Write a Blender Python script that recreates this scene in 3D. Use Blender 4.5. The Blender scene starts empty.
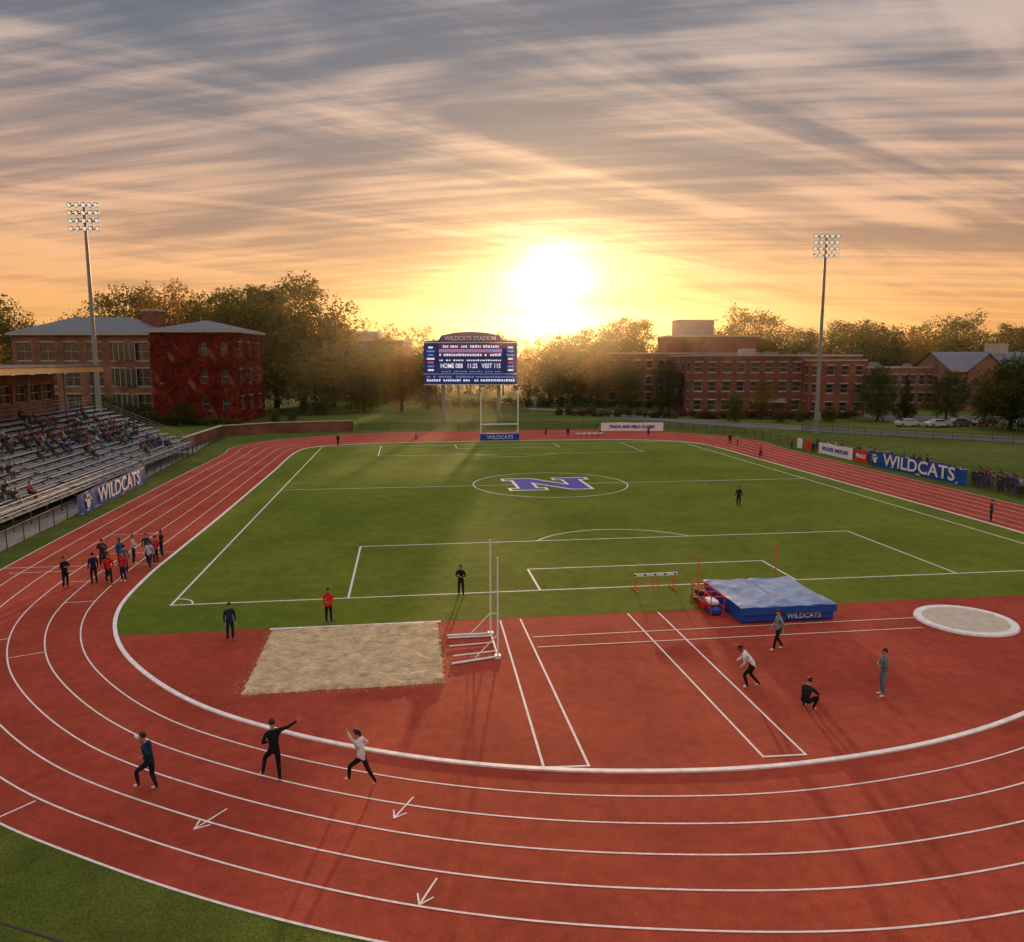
import bpy, math, random, bmesh
import numpy as np
from mathutils import Vector, Matrix
random.seed(7); np.random.seed(7)
YAW=math.radians(7.8); CY,SY=math.cos(YAW),math.sin(YAW)
R=math.radians
def W(xc,d,z=0): return Vector((xc*CY+d*SY,-xc*SY+d*CY,z))
scene=bpy.context.scene
COL=scene.collection
# ------------------------------------------------------------ materials
def mat(name,col,rough=.8,var=0.0,scale=5,bump=0,bscale=40,metal=0,emit=0,detail=2,spec=.3,col2=None,coord='Object'):
    m=bpy.data.materials.new(name); m.use_nodes=True
    nt=m.node_tree; b=nt.nodes['Principled BSDF']
    b.inputs['Roughness'].default_value=rough; b.inputs['Metallic'].default_value=metal
    b.inputs['Specular IOR Level'].default_value=spec
    c=list(col)+[1]; b.inputs['Base Color'].default_value=c
    tc=nt.nodes.new('ShaderNodeTexCoord')
    if var or col2:
        n=nt.nodes.new('ShaderNodeTexNoise'); n.inputs['Scale'].default_value=scale; n.inputs['Detail'].default_value=detail
        n.inputs['Roughness'].default_value=.65
        nt.links.new(tc.outputs[coord],n.inputs['Vector'])
        r=nt.nodes.new('ShaderNodeValToRGB'); r.color_ramp.elements[0].position=.3; r.color_ramp.elements[1].position=.7
        a=[x*(1-var) for x in col]; d=[min(1,x*(1+var)) for x in (col2 or col)]
        r.color_ramp.elements[0].color=a+[1]; r.color_ramp.elements[1].color=d+[1]
        nt.links.new(n.outputs['Fac'],r.inputs['Fac']); nt.links.new(r.outputs['Color'],b.inputs['Base Color'])
    if bump:
        n2=nt.nodes.new('ShaderNodeTexNoise'); n2.inputs['Scale'].default_value=bscale; n2.inputs['Detail'].default_value=2
        nt.links.new(tc.outputs[coord],n2.inputs['Vector'])
        bp=nt.nodes.new('ShaderNodeBump'); bp.inputs['Strength'].default_value=bump; bp.inputs['Distance'].default_value=.05
        nt.links.new(n2.outputs['Fac'],bp.inputs['Height']); nt.links.new(bp.outputs['Normal'],b.inputs['Normal'])
    if emit:
        b.inputs['Emission Color'].default_value=c; b.inputs['Emission Strength'].default_value=emit
    return m
def layered(name,stops,rough,layers,bump=.3,bscale=60,fine=None):
    m=bpy.data.materials.new(name); m.use_nodes=True; nt=m.node_tree; b=nt.nodes['Principled BSDF']
    b.inputs['Roughness'].default_value=rough; b.inputs['Specular IOR Level'].default_value=.1
    tc=nt.nodes.new('ShaderNodeTexCoord'); cur=None
    for i,(sc,lo,hi,stretch) in enumerate(layers):
        mp=nt.nodes.new('ShaderNodeMapping'); mp.inputs['Scale'].default_value=stretch
        nt.links.new(tc.outputs['Object'],mp.inputs['Vector'])
        n=nt.nodes.new('ShaderNodeTexNoise'); n.noise_dimensions='2D'; n.inputs['Scale'].default_value=sc; n.inputs['Detail'].default_value=3; n.inputs['Roughness'].default_value=.7
        nt.links.new(mp.outputs[0],n.inputs['Vector'])
        if i==0:
            r=nt.nodes.new('ShaderNodeValToRGB'); el=r.color_ramp.elements
            el[0].position=.32; el[1].position=.68; el[0].color=(*stops[0],1); el[1].color=(*stops[1],1)
            nt.links.new(n.outputs['Fac'],r.inputs['Fac']); cur=r.outputs['Color']
        else:
            mr=nt.nodes.new('ShaderNodeMapRange'); mr.inputs['From Min'].default_value=.3; mr.inputs['From Max'].default_value=.7
            mr.inputs['To Min'].default_value=lo; mr.inputs['To Max'].default_value=hi
            nt.links.new(n.outputs['Fac'],mr.inputs['Value'])
            mx=nt.nodes.new('ShaderNodeVectorMath'); mx.operation='SCALE'
            nt.links.new(cur,mx.inputs[0]); nt.links.new(mr.outputs[0],mx.inputs['Scale']); cur=mx.outputs[0]
    nt.links.new(cur,b.inputs['Base Color'])
    n2=nt.nodes.new('ShaderNodeTexNoise'); n2.noise_dimensions='2D'; n2.inputs['Scale'].default_value=bscale; n2.inputs['Detail'].default_value=2
    nt.links.new(tc.outputs['Object'],n2.inputs['Vector'])
    bp=nt.nodes.new('ShaderNodeBump'); bp.inputs['Strength'].default_value=bump; bp.inputs['Distance'].default_value=.04
    nt.links.new(n2.outputs['Fac'],bp.inputs['Height']); nt.links.new(bp.outputs['Normal'],b.inputs['Normal'])
    return m
one=(1,1,1)
M_track=layered('track_rubber',[(.27,.040,.023),(.355,.058,.034)],.9,[(.22,0,0,one),(2.2,.86,1.12,one),(38,.55,1.5,one)],.6,60)
M_turf=layered('turf',[(.094,.125,.010),(.132,.165,.016)],.95,[(.12,0,0,one),(1.2,.86,1.14,one),(16,.6,1.42,one)],.9,40)
M_lawn=layered('lawn',[(.052,.076,.009),(.095,.112,.017)],.95,[(.05,0,0,one),(.8,.8,1.2,one),(14,.6,1.4,one)],.9,30)
M_sand=layered('sand',[(.42,.29,.165),(.60,.44,.27)],.95,[(1.4,0,0,one),(5,.74,1.18,(.4,1.6,1)),(30,.68,1.3,one)],1,12)
M_asph=layered('asphalt',[(.1,.1,.1),(.14,.135,.13)],.9,[(.3,0,0,one),(20,.8,1.2,one)],.3,60)
M_conc=layered('concrete',[(.24,.21,.19),(.34,.30,.27)],.9,[(.5,0,0,one),(8,.85,1.1,one)],.3,30)
M_line=mat('line_paint',(.64,.58,.56),.7,.22,5,detail=4)
M_curb=mat('curb_paint',(.70,.64,.63),.6,.16,3)
M_alu=mat('aluminium',(.36,.355,.36),.45,.18,2,metal=.25,spec=.5)
M_galv=mat('galvanised_steel',(.26,.26,.27),.5,.1,4,metal=.5)
M_dark=mat('dark_metal',(.045,.045,.05),.5,.1,4,metal=.4)
M_white=mat('white_paint',(.72,.72,.72),.45,.08,3)
M_blue=mat('blue_vinyl',(.012,.06,.34),.45,.2,2,.35,3)
M_mattop=mat('mat_top',(.13,.20,.38),.5,.15,1.0,.4,3,col2=(.24,.30,.44))
M_red=mat('red_foam',(.55,.03,.02),.5,.1,4)
M_orange=mat('orange_paint',(.7,.1,.02),.45,.08,4)
M_black=mat('black_rubber',(.02,.02,.02),.6,.1,4)
M_trim=mat('limestone_trim',(.38,.32,.26),.8,.12,1)
M_slate=mat('slate_roof',(.085,.10,.13),.65,.25,1.5,.4,3)
M_groof=mat('membrane_roof',(.2,.2,.21),.8,.12,.5)
M_tan=mat('tan_fascia',(.42,.24,.10),.6,.1,1)
M_bark=mat('bark',(.06,.042,.03),.9,.3,6)
M_banblue=mat('banner_blue',(.01,.07,.30),.5,.15,1)
M_navy=mat('navy_logo',(.06,.06,.30),.85,.2,2)
M_led=mat('led_white',(.8,.85,1),.5,emit=.6)
M_ledred=mat('led_red',(.8,.10,.06),.5,emit=.5)
M_sbblue=mat('scoreboard_blue',(.035,.07,.30),.4,.2,.6)
M_sbdark=mat('scoreboard_screen',(.03,.05,.22),.3,.3,1,emit=.08)
M_lamp=mat('lamp_glass',(.9,.9,.85),.2,emit=.6)
M_glass=mat('window_glass',(.03,.035,.045),.12,.4,.35,spec=.8)
def brick(name,c1,c2,mortar,s=1.0):
    m=bpy.data.materials.new(name); m.use_nodes=True; nt=m.node_tree; b=nt.nodes['Principled BSDF']; b.inputs['Roughness'].default_value=.9
    b.inputs['Specular IOR Level'].default_value=.15
    tc=nt.nodes.new('ShaderNodeTexCoord'); sx=nt.nodes.new('ShaderNodeSeparateXYZ'); nt.links.new(tc.outputs['Object'],sx.inputs[0])
    ad=nt.nodes.new('ShaderNodeMath'); nt.links.new(sx.outputs[0],ad.inputs[0]); nt.links.new(sx.outputs[1],ad.inputs[1])
    cb=nt.nodes.new('ShaderNodeCombineXYZ'); nt.links.new(ad.outputs[0],cb.inputs[0]); nt.links.new(sx.outputs[2],cb.inputs[1])
    br=nt.nodes.new('ShaderNodeTexBrick'); nt.links.new(cb.outputs[0],br.inputs['Vector'])
    br.inputs['Scale'].default_value=s; br.inputs['Brick Width'].default_value=.45; br.inputs['Row Height'].default_value=.16; br.inputs['Mortar Size'].default_value=.012
    br.inputs['Color1'].default_value=(*c1,1); br.inputs['Color2'].default_value=(*c2,1); br.inputs['Mortar'].default_value=(*mortar,1)
    n=nt.nodes.new('ShaderNodeTexNoise'); n.inputs['Scale'].default_value=.35; n.inputs['Detail'].default_value=4; nt.links.new(tc.outputs['Object'],n.inputs['Vector'])
    mr=nt.nodes.new('ShaderNodeMapRange'); mr.inputs['From Min'].default_value=.3; mr.inputs['From Max'].default_value=.7; mr.inputs['To Min'].default_value=.6; mr.inputs['To Max'].default_value=1.25
    nt.links.new(n.outputs['Fac'],mr.inputs['Value'])
    sc=nt.nodes.new('ShaderNodeVectorMath'); sc.operation='SCALE'; nt.links.new(br.outputs['Color'],sc.inputs[0]); nt.links.new(mr.outputs[0],sc.inputs['Scale'])
    nt.links.new(sc.outputs[0],b.inputs['Base Color']); return m
M_brick=brick('red_brick',(.25,.075,.042),(.18,.05,.03),(.22,.16,.12))
M_brick2=brick('tan_brick',(.25,.105,.065),(.18,.075,.045),(.24,.18,.14))
M_brick3=brick('brown_brick',(.22,.075,.045),(.16,.052,.034),(.2,.14,.11))
def leafmat(name,a,b_,trans=.42,rnd=.25,tint=(1.6,1.2,.5)):
    m=bpy.data.materials.new(name); m.use_nodes=True; nt=m.node_tree
    for n in list(nt.nodes): nt.nodes.remove(n)
    out=nt.nodes.new('ShaderNodeOutputMaterial'); mx=nt.nodes.new('ShaderNodeMixShader'); mx.inputs[0].default_value=trans
    d=nt.nodes.new('ShaderNodeBsdfDiffuse'); t=nt.nodes.new('ShaderNodeBsdfTranslucent')
    geo=nt.nodes.new('ShaderNodeNewGeometry'); n=nt.nodes.new('ShaderNodeTexNoise'); n.inputs['Scale'].default_value=.35; n.inputs['Detail'].default_value=1
    nt.links.new(geo.outputs['Position'],n.inputs['Vector'])
    oi=nt.nodes.new('ShaderNodeObjectInfo')
    ma=nt.nodes.new('ShaderNodeMath'); ma.operation='MULTIPLY_ADD'; nt.links.new(oi.outputs['Random'],ma.inputs[0]); ma.inputs[1].default_value=rnd; nt.links.new(n.outputs['Fac'],ma.inputs[2])
    mb=nt.nodes.new('ShaderNodeMath'); mb.operation='MULTIPLY_ADD'; nt.links.new(geo.outputs['Random Per Island'],mb.inputs[0]); mb.inputs[1].default_value=.3; nt.links.new(ma.outputs[0],mb.inputs[2])
    r=nt.nodes.new('ShaderNodeValToRGB'); r.color_ramp.elements[0].position=.4; r.color_ramp.elements[1].position=.95
    r.color_ramp.elements[0].color=(*a,1); r.color_ramp.elements[1].color=(*b_,1)
    nt.links.new(mb.outputs[0],r.inputs['Fac'])
    tv=nt.nodes.new('ShaderNodeVectorMath'); tv.operation='MULTIPLY'; tv.inputs[1].default_value=tint; nt.links.new(r.outputs[0],tv.inputs[0])
    nt.links.new(r.outputs[0],d.inputs['Color']); nt.links.new(tv.outputs[0],t.inputs['Color'])
    nt.links.new(d.outputs[0],mx.inputs[1]); nt.links.new(t.outputs[0],mx.inputs[2]); nt.links.new(mx.outputs[0],out.inputs['Surface']); return m
M_leafA=leafmat('leaves_olive',(.036,.055,.011),(.12,.115,.023))
M_leafB=leafmat('leaves_green',(.026,.046,.011),(.07,.095,.018))
M_leafC=leafmat('leaves_gold',(.075,.07,.015),(.24,.15,.03))
M_leafD=leafmat('leaves_dark',(.014,.028,.008),(.045,.06,.014),.25)
M_leafR=leafmat('ivy_leaves',(.09,.010,.010),(.24,.035,.022),.15,tint=one)
M_leafH=leafmat('hedge_leaves',(.05,.03,.015),(.12,.06,.03),.2,tint=one)
def fencemat():
    m=bpy.data.materials.new('chain_link'); m.use_nodes=True; nt=m.node_tree; b=nt.nodes['Principled BSDF']
    b.inputs['Base Color'].default_value=(.06,.06,.065,1); b.inputs['Metallic'].default_value=.3
    tc=nt.nodes.new('ShaderNodeTexCoord'); sx=nt.nodes.new('ShaderNodeSeparateXYZ'); nt.links.new(tc.outputs['Object'],sx.inputs[0])
    ad=nt.nodes.new('ShaderNodeMath'); nt.links.new(sx.outputs[0],ad.inputs[0]); nt.links.new(sx.outputs[1],ad.inputs[1])
    vals=[]
    for op in ('ADD','SUBTRACT'):
        q=nt.nodes.new('ShaderNodeMath'); q.operation=op; nt.links.new(ad.outputs[0],q.inputs[0]); nt.links.new(sx.outputs[2],q.inputs[1])
        s=nt.nodes.new('ShaderNodeMath'); s.operation='MULTIPLY'; nt.links.new(q.outputs[0],s.inputs[0]); s.inputs[1].default_value=11
        fr=nt.nodes.new('ShaderNodeMath'); fr.operation='FRACT'; nt.links.new(s.outputs[0],fr.inputs[0])
        lt=nt.nodes.new('ShaderNodeMath'); lt.operation='LESS_THAN'; nt.links.new(fr.outputs[0],lt.inputs[0]); lt.inputs[1].default_value=.14
        vals.append(lt)
    mxm=nt.nodes.new('ShaderNodeMath'); mxm.operation='MAXIMUM'; nt.links.new(vals[0].outputs[0],mxm.inputs[0]); nt.links.new(vals[1].outputs[0],mxm.inputs[1])
    nt.links.new(mxm.outputs[0],b.inputs['Alpha']); return m
M_fence=fencemat()
# ------------------------------------------------------------ mesh builder
class MB:
    def __init__(s): s.v=[];s.f=[];s.m=[]
    def quad(s,*p,m=0):
        i=len(s.v); s.v+= [tuple(q) for q in p]; s.f.append(tuple(range(i,i+len(p)))); s.m.append(m)
    def box(s,lo,hi,m=0,rot=0,c=None):
        x0,y0,z0=lo;x1,y1,z1=hi
        P=[Vector(q) for q in((x0,y0,z0),(x1,y0,z0),(x1,y1,z0),(x0,y1,z0),(x0,y0,z1),(x1,y0,z1),(x1,y1,z1),(x0,y1,z1))]
        if rot:
            c=Vector(c) if c else Vector(((x0+x1)/2,(y0+y1)/2,0)); Rm=Matrix.Rotation(rot,3,'Z')
            P=[Rm@(q-c)+c for q in P]
        i=len(s.v); s.v+=[tuple(q) for q in P]
        for f in((0,3,2,1),(4,5,6,7),(0,1,5,4),(1,2,6,5),(2,3,7,6),(3,0,4,7)):
            s.f.append(tuple(i+k for k in f)); s.m.append(m)
    def tube(s,a,b,r0,r1=None,n=8,m=0,cap=True):
        r1=r0 if r1 is None else r1
        a=Vector(a);b=Vector(b);d=(b-a).normalized(); u=d.orthogonal().normalized(); w=d.cross(u); i=len(s.v)
        for c,r in((a,r0),(b,r1)):
            for k in range(n):
                t=2*math.pi*k/n; s.v.append(tuple(c+u*math.cos(t)*r+w*math.sin(t)*r))
        for k in range(n):
            k2=(k+1)%n; s.f.append((i+k,i+k2,i+n+k2,i+n+k)); s.m.append(m)
        if cap:
            s.f.append(tuple(i+k for k in reversed(range(n)))); s.m.append(m); s.f.append(tuple(i+n+k for k in range(n))); s.m.append(m)
    def ribbon(s,pts,w,z,closed=False,m=0,h=0):
        P=[Vector((p[0],p[1],0)) for p in pts]; n=len(P); L=[];Rr=[]
        for i in range(n):
            a=P[(i-1)%n] if (closed or i>0) else P[i]; b=P[(i+1)%n] if (closed or i<n-1) else P[i]
            d1=(P[i]-a); d2=(b-P[i])
            if d1.length<1e-6: d1=d2
            if d2.length<1e-6: d2=d1
            d1=d1.normalized(); d2=d2.normalized(); t=(d1+d2).normalized(); nn=Vector((-t.y,t.x,0)); k=1/max(.35,nn.dot(Vector((-d1.y,d1.x,0))))
            L.append(P[i]+nn*w/2*k); Rr.append(P[i]-nn*w/2*k)
        for i in range(n if closed else n-1):
            j=(i+1)%n
            a,b,c,d=[Vector((q.x,q.y,z+h)) for q in(Rr[i],Rr[j],L[j],L[i])]
            s.quad(a,b,c,d,m=m)
            if h:
                dz=Vector((0,0,h)); s.quad(a-dz,b-dz,b,a,m=m); s.quad(c-dz,d-dz,d,c,m=m)
    def obj(s,name,mats,parent=None,loc=(0,0,0),rz=0,smooth=False):
        me=bpy.data.meshes.new(name); me.from_pydata(s.v,[],s.f); me.update()
        for m in mats: me.materials.append(m)
        me.polygons.foreach_set('material_index',s.m)
        if smooth: me.polygons.foreach_set('use_smooth',[True]*len(s.f))
        o=bpy.data.objects.new(name,me); COL.objects.link(o); o.location=loc; o.rotation_euler[2]=rz
        if parent: o.parent=parent
        return o
def empty(name,loc=(0,0,0),rz=0):
    o=bpy.data.objects.new(name,None); COL.objects.link(o); o.location=loc; o.rotation_euler[2]=rz; o.empty_display_size=.5; return o
def text(s,size,mat_,name,parent=None,loc=(0,0,0),rot=(0,0,0),sx=1,bold=.0):
    cu=bpy.data.curves.new(name,'FONT'); cu.body=s; cu.size=size; cu.align_x='CENTER'; cu.align_y='CENTER'; cu.extrude=.004; cu.offset=bold; cu.resolution_u=3
    t=bpy.data.objects.new(name+'_tmp',cu); COL.objects.link(t); bpy.context.view_layer.update()
    me=bpy.data.meshes.new_from_object(t.evaluated_get(bpy.context.evaluated_depsgraph_get())); bpy.data.objects.remove(t)
    me.materials.clear(); me.materials.append(mat_)
    o=bpy.data.objects.new(name,me); COL.objects.link(o); o.location=loc; o.rotation_euler=rot; o.scale=(sx,1,1)
    if parent: o.parent=parent
    return o
def catmull(pts,n=12,closed=True):
    out=[];N=len(pts)
    for i in range(N):
        p=[np.array(pts[(i+k)%N],float) for k in(-1,0,1,2)]
        t=[0]
        for k in range(3): t.append(t[-1]+max(1e-4,np.linalg.norm(p[k+1][:2]-p[k][:2])**.5))
        for j in range(n):
            u=t[1]+(t[2]-t[1])*j/n
            A1=(t[1]-u)/(t[1]-t[0])*p[0]+(u-t[0])/(t[1]-t[0])*p[1]
            A2=(t[2]-u)/(t[2]-t[1])*p[1]+(u-t[1])/(t[2]-t[1])*p[2]
            A3=(t[3]-u)/(t[3]-t[2])*p[2]+(u-t[2])/(t[3]-t[2])*p[3]
            B1=(t[2]-u)/(t[2]-t[0])*A1+(u-t[0])/(t[2]-t[0])*A2
            B2=(t[3]-u)/(t[3]-t[1])*A2+(u-t[1])/(t[3]-t[1])*A3
            out.append((t[2]-u)/(t[2]-t[1])*B1+(u-t[1])/(t[2]-t[1])*B2)
    return np.array(out)
# ------------------------------------------------------------ ground
g=MB(); S=2500
g.quad((-S,-S,0),(S,-S,0),(S,S,0),(-S,S,0)); g.obj('ground',[M_lawn])
IN=[(-14.4,104,9.2),(-14.4,85,9.2),(-14.4,60,9.2),(-14.5,50,9.0),(-14.5,44.5,8.8),(-14.0,38.4,8.4),(-12.6,34.1,8.0),(-10.5,30.5,7.6),(-7.4,26.9,7.3),(-3.9,24.3,7.1),(-.4,22.45,7.2),
(2.6,21.35,7.4),(6,20.6,7.6),(10.2,20.25,7.9),(14.4,20.6,8),(17.5,21.25,8),(20.6,22.3,8),(26,24.8,8),(31.5,28.3,8),(36.5,33,8),(40.3,38.8,8),(42.3,45,8),(42.6,51,8),(42.6,70,8.2),(42.6,90,8.4),(42.6,102,9),
(41.8,107,11),(39,110.6,13),(34,112.8,16),(26,113.8,17),(14,114.2,17),(2,113.6,17),(-6,112.6,16),(-11,110.8,13),(-13.6,108,11)]
C=catmull(IN,10)
P=C[:,:2]; Wd=C[:,2]; N=len(P)
T=np.roll(P,-1,0)-np.roll(P,1,0); T/=np.linalg.norm(T,axis=1)[:,None]
NR=np.stack([T[:,1],-T[:,0]],1)
cen=P.mean(0)
if ((P-cen)*NR).sum()<0: NR=-NR
def off(k): return P+NR*(Wd*k)[:,None]
t=MB()
for i in range(N):
    j=(i+1)%N
    for k in range(4):
        A=off(k/4);B=off((k+1)/4)
        t.quad((*A[i],.004),(*B[i],.004),(*B[j],.004),(*A[j],.004))
def xr(y):
    xs=[]
    for i in range(N):
        a=P[i];b=P[(i+1)%N]
        if (a[1]-y)*(b[1]-y)<=0 and abs(a[1]-b[1])>1e-9:
            xs.append(a[0]+(b[0]-a[0])*(y-a[1])/(b[1]-a[1]))
    return (min(xs),max(xs)) if len(xs)>1 else None
def rows(mb,y0,y1,n,z):
    ys=np.linspace(y0,y1,n+1); pr=None
    for y in ys:
        r=xr(y)
        if r is None: pr=None; continue
        if pr: mb.quad((pr[0],pr[2],z),(pr[1],pr[2],z),(r[1],y,z),(r[0],y,z))
        pr=(r[0],r[1],y)
rows(t,20.28,34.7,60,.004)
trk=t.obj('running_track',[M_track])
gr=MB(); rows(gr,34.6,114.15,160,.008); gr.obj('infield_grass',[M_turf])
c=MB(); c.ribbon(P,.17,.0,closed=True,h=.06); c.obj('track_curb',[M_curb])
ln=MB()
for k in range(1,6):
    ln.ribbon(off(k/6),.058,.009,closed=True)
ln.ribbon(off(.995),.07,.009,closed=True)
def nearest(x,y): return int(np.argmin(((P-np.array([x,y]))**2).sum(1)))
def tick(idx,k0,k1,w=.055):
    a=P[idx]+NR[idx]*Wd[idx]*k0; b=P[idx]+NR[idx]*Wd[idx]*k1; ln.ribbon([a,b],w,.0105)
for q,(a,b) in {(-14.4,47):(0,1),(-14.5,50):(0,.5),(-14.5,44):(.33,.5),(-14,40):(.17,.33),(-13.4,36):(.5,.67),(-12.6,34):(.33,.5),(-14.4,56):(.3,.66),(-14.4,46.2):(.5,.9)}.items():
    tick(nearest(*q),a,b)
for a,b in [((0,20.1),(-.5,19.2)),((-5.0,20.2),(-5.6,19.4)),((.5,16.6),(.1,15.8))]:
    a=Vector((*a,0));b=Vector((*b,0));d=(b-a).normalized();n=Vector((-d.y,d.x,0))
    ln.ribbon([a,b],.05,.0105); ln.ribbon([b-d*.28+n*.2,b+d*.05,b-d*.28-n*.2],.045,.012)
ln.ribbon([(-10.3,21.3),(-11.0,20.5)],.06,.0105)
def L(*pts,w=.08,z=.012,closed=False): ln.ribbon(pts,w,z,closed)
L((4.15,34.3),(3.85,21.15),(5.2,21.05),(5.1,34.4)); L((10.3,34.5),(10.6,20.85),(11.95,20.8),(11.8,34.5))
L((5.3,31.95),(24,32.05),w=.06,z=.016); L((5.3,30.75),(23,30.75),w=.06,z=.016)
X0,X1,Y0,Y1=-11.7,40.2,38.75,109.6; w=.115
L((X0,Y0),(X1,Y0),(X1,Y1),(X0,Y1),w=w,closed=True)
L((X0,73.2),(X1,73.2),w=w,z=.016)
def arc(cx,cy,r,a0,a1,n=48,**k): L(*[(cx+r*math.cos(R(a0+(a1-a0)*i/n)),cy+r*math.sin(R(a0+(a1-a0)*i/n))) for i in range(n+1)],**k)
arc(13.8,73.3,7.5,0,360,n=72,w=w,z=.02)
L((-3.1,Y0),(-3.1,49.8),(30.8,49.8),(30.8,Y0),w=w,z=.016); L((6.8,Y0),(6.8,42.9),(21.1,42.9),(21.1,Y0),w=w,z=.016)
L((-3.6,Y1),(-3.6,98),(31,98),(31,Y1),w=w,z=.016); L((6.8,Y1),(6.8,105),(21.1,105),(21.1,Y1),w=w,z=.016)
arc(13.8,46.2,6.4,34,146,w=w,z=.02); arc(13.8,101.6,6.4,-146,-34,w=w,z=.02)
arc(X0,Y0,1,0,90,12,w=.09,z=.016)
ln.obj('track_and_field_markings',[M_line])
NP=[(0,0),(4,0),(4,1.4),(3.1,1.4),(3.1,4.7),(6.7,0),(9,0),(9,6.6),(10,6.6),(10,8),(6,8),(6,6.6),(6.9,6.6),(6.9,3.4),(3.4,8),(0,8),(0,6.6),(1,6.6),(1,1.4),(0,1.4)]
NP=[(9.5+x*.86,69.9+y*.88) for x,y in NP]
lg=empty('field_logo'); a=MB(); a.quad(*[(x,y,.022) for x,y in NP]); a.obj('logo_letter',[M_navy],lg)
a=MB(); a.ribbon(NP,.3,.026,closed=True); a.obj('logo_outline',[M_line],lg)
a=MB(); cx,cy=25.55,31.35
ring=lambda r,z:[(cx+r*math.cos(2*math.pi*i/64),cy+r*math.sin(2*math.pi*i/64),z) for i in range(64)]
def annul(mb,r0,z0,r1,z1,m):
    A=ring(r0,z0);B=ring(r1,z1)
    for i in range(64): j=(i+1)%64; mb.quad(A[i],B[i],B[j],A[j],m=m)
annul(a,1.78,.03,1.8,.09,0); annul(a,1.8,.09,2.12,.09,0); annul(a,2.12,.09,2.16,0,0); annul(a,0.01,.03,1.78,.03,1)
M_beige=mat('beige_concrete',(.46,.38,.31),.8,.12,2)
a.obj('throwing_circle',[M_curb,M_beige])
# sand pit
a=MB(); nx,ny=90,84; x0,x1,y0,y1=-6.1,1.25,27.6,34.3
rs=np.random.RandomState(3)
ph=[(rs.uniform(.4,5),rs.uniform(.8,8),rs.uniform(0,6)) for _ in range(16)]
prints=[(rs.uniform(x0+.4,x1-.4),rs.uniform(y0+.4,y1-.4)) for _ in range(70)]
def sz(x,y):
    z=.12+.022*sum(math.sin(a_*x+b_*y+c_) for a_,b_,c_ in ph)/2.5+rs.uniform(-.016,.016)+.016*math.sin(y*20+math.sin(x*1.7)*1.2)
    for (px_,py_) in prints:
        d2=((x-px_)**2+(y-py_)**2)
        if d2<.09: z-=.06*(1-d2/.09)
    return max(.03,z)
for j in range(ny+1):
    for i in range(nx+1):
        x,y=(x0+(x1-x0)*i/nx,y0+(y1-y0)*j/ny); e=i in(0,nx) or j in(0,ny)
        a.v.append((x+(rs.uniform(-.07,.07) if e else 0),y+(rs.uniform(-.05,.05) if e else 0),.006 if e else sz(x,y)))
for j in range(ny):
    for i in range(nx):
        k=j*(nx+1)+i; a.f.append((k,k+1,k+nx+2,k+nx+1)); a.m.append(0)
sp=empty('sand_pit'); a.obj('sand',[M_sand],sp,smooth=True)
a=MB()
for _ in range(1100):
    side=rs.randint(4); d=abs(rs.normal(0,.3))+.02; u=rs.uniform()
    x,y={0:(x0-d,y0+u*(y1-y0)),1:(x1+d,y0+u*(y1-y0)),2:(x0+u*(x1-x0),y0-d),3:(x0+u*(x1-x0),y1+d)}[side]
    r=rs.uniform(.008,.04)*(1-min(.8,d)); n=5; th=rs.uniform(0,6)
    a.quad(*[(x+r*rs.uniform(.5,1.5)*math.cos(th+6.283*q/n),y+r*rs.uniform(.4,1)*math.sin(th+6.283*q/n),.011+.004*rs.uniform()) for q in range(n)])
a.obj('spilled_sand',[M_sand],sp)
a=MB(); a.ribbon([(x0-.15,y1+.18),(x1+.15,y1+.18)],.14,.0,h=.05); a.obj('pit_edge',[M_curb],sp)
# ------------------------------------------------------------ road, paths
a=MB(); a.ribbon([(40,170),(58,141),(74,121.5),(91,104),(120,80),(160,50)],7,.02,m=0); a.ribbon([(44.4,170),(62,143.6),(77.3,124.8),(94,107.8)],.3,.0,m=1,h=.12); a.obj('road',[M_asph,M_conc])
a=MB(); a.ribbon([(-26.6,30),(-27,60),(-29,108),(-31,128)],2.6,.012); a.ribbon([(30,190),(45,176),(110,150),(170,140)],4,.012); a.obj('path',[M_conc])
a=MB(); a.ribbon([(96,150),(130,143),(170,136)],12,.016); a.obj('parking_lot',[M_asph])
# ------------------------------------------------------------ fences
def fence(name,pts,h=1.2,sp_=2.5,r=.035,mid=True,mats=None,mesh=True):
    a=MB()
    for i in range(len(pts)-1):
        p=Vector((*pts[i],0));q=Vector((*pts[i+1],0));L_=(q-p).length;n=max(1,int(round(L_/sp_)))
        for k in range(n+(1 if i==len(pts)-2 else 0)):
            c_=p.lerp(q,k/n); a.tube(c_,c_+Vector((0,0,h+.05)),r,n=6)
        up=Vector((0,0,h)); a.tube(p+up,q+up,r*.8,n=6)
        if mid: a.tube(p+up*.5,q+up*.5,r*.5,n=6)
        if mesh: a.quad(p+Vector((0,0,.04)),q+Vector((0,0,.04)),q+up,p+up,m=1)
    return a.obj(name,mats or [M_dark,M_fence])
fence('chain_link_fence',[(-25.3,30),(-25.4,52),(-25.7,64),(-26.3,80),(-27,100),(-28.3,126)],1.3)
fence('chain_link_fence',[(53,38),(53.1,60),(53.3,80),(53.6,100),(53.4,113),(50,124),(44,132),(34,135)],1.25)
fence('chain_link_fence',[(34,135.4),(14,136.5),(-8,134.8)],1.1)
fence('chain_link_fence',[(66,122),(80,108),(100,88),(130,62)],1.2)
fence('chain_link_fence',[(20,176),(60,168),(84,150)],1.3)
fence('pipe_railing',[(-8.6,15.4),(-5.9,14.05),(-2.0,12.95),(3,12.3),(10,11.9)],.9,4,.03,mid=True,mesh=False)
a=MB(); wp=[(-29.5,107),(-28.9,126.5),(-22,131.5),(-9,134.2)]
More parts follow.
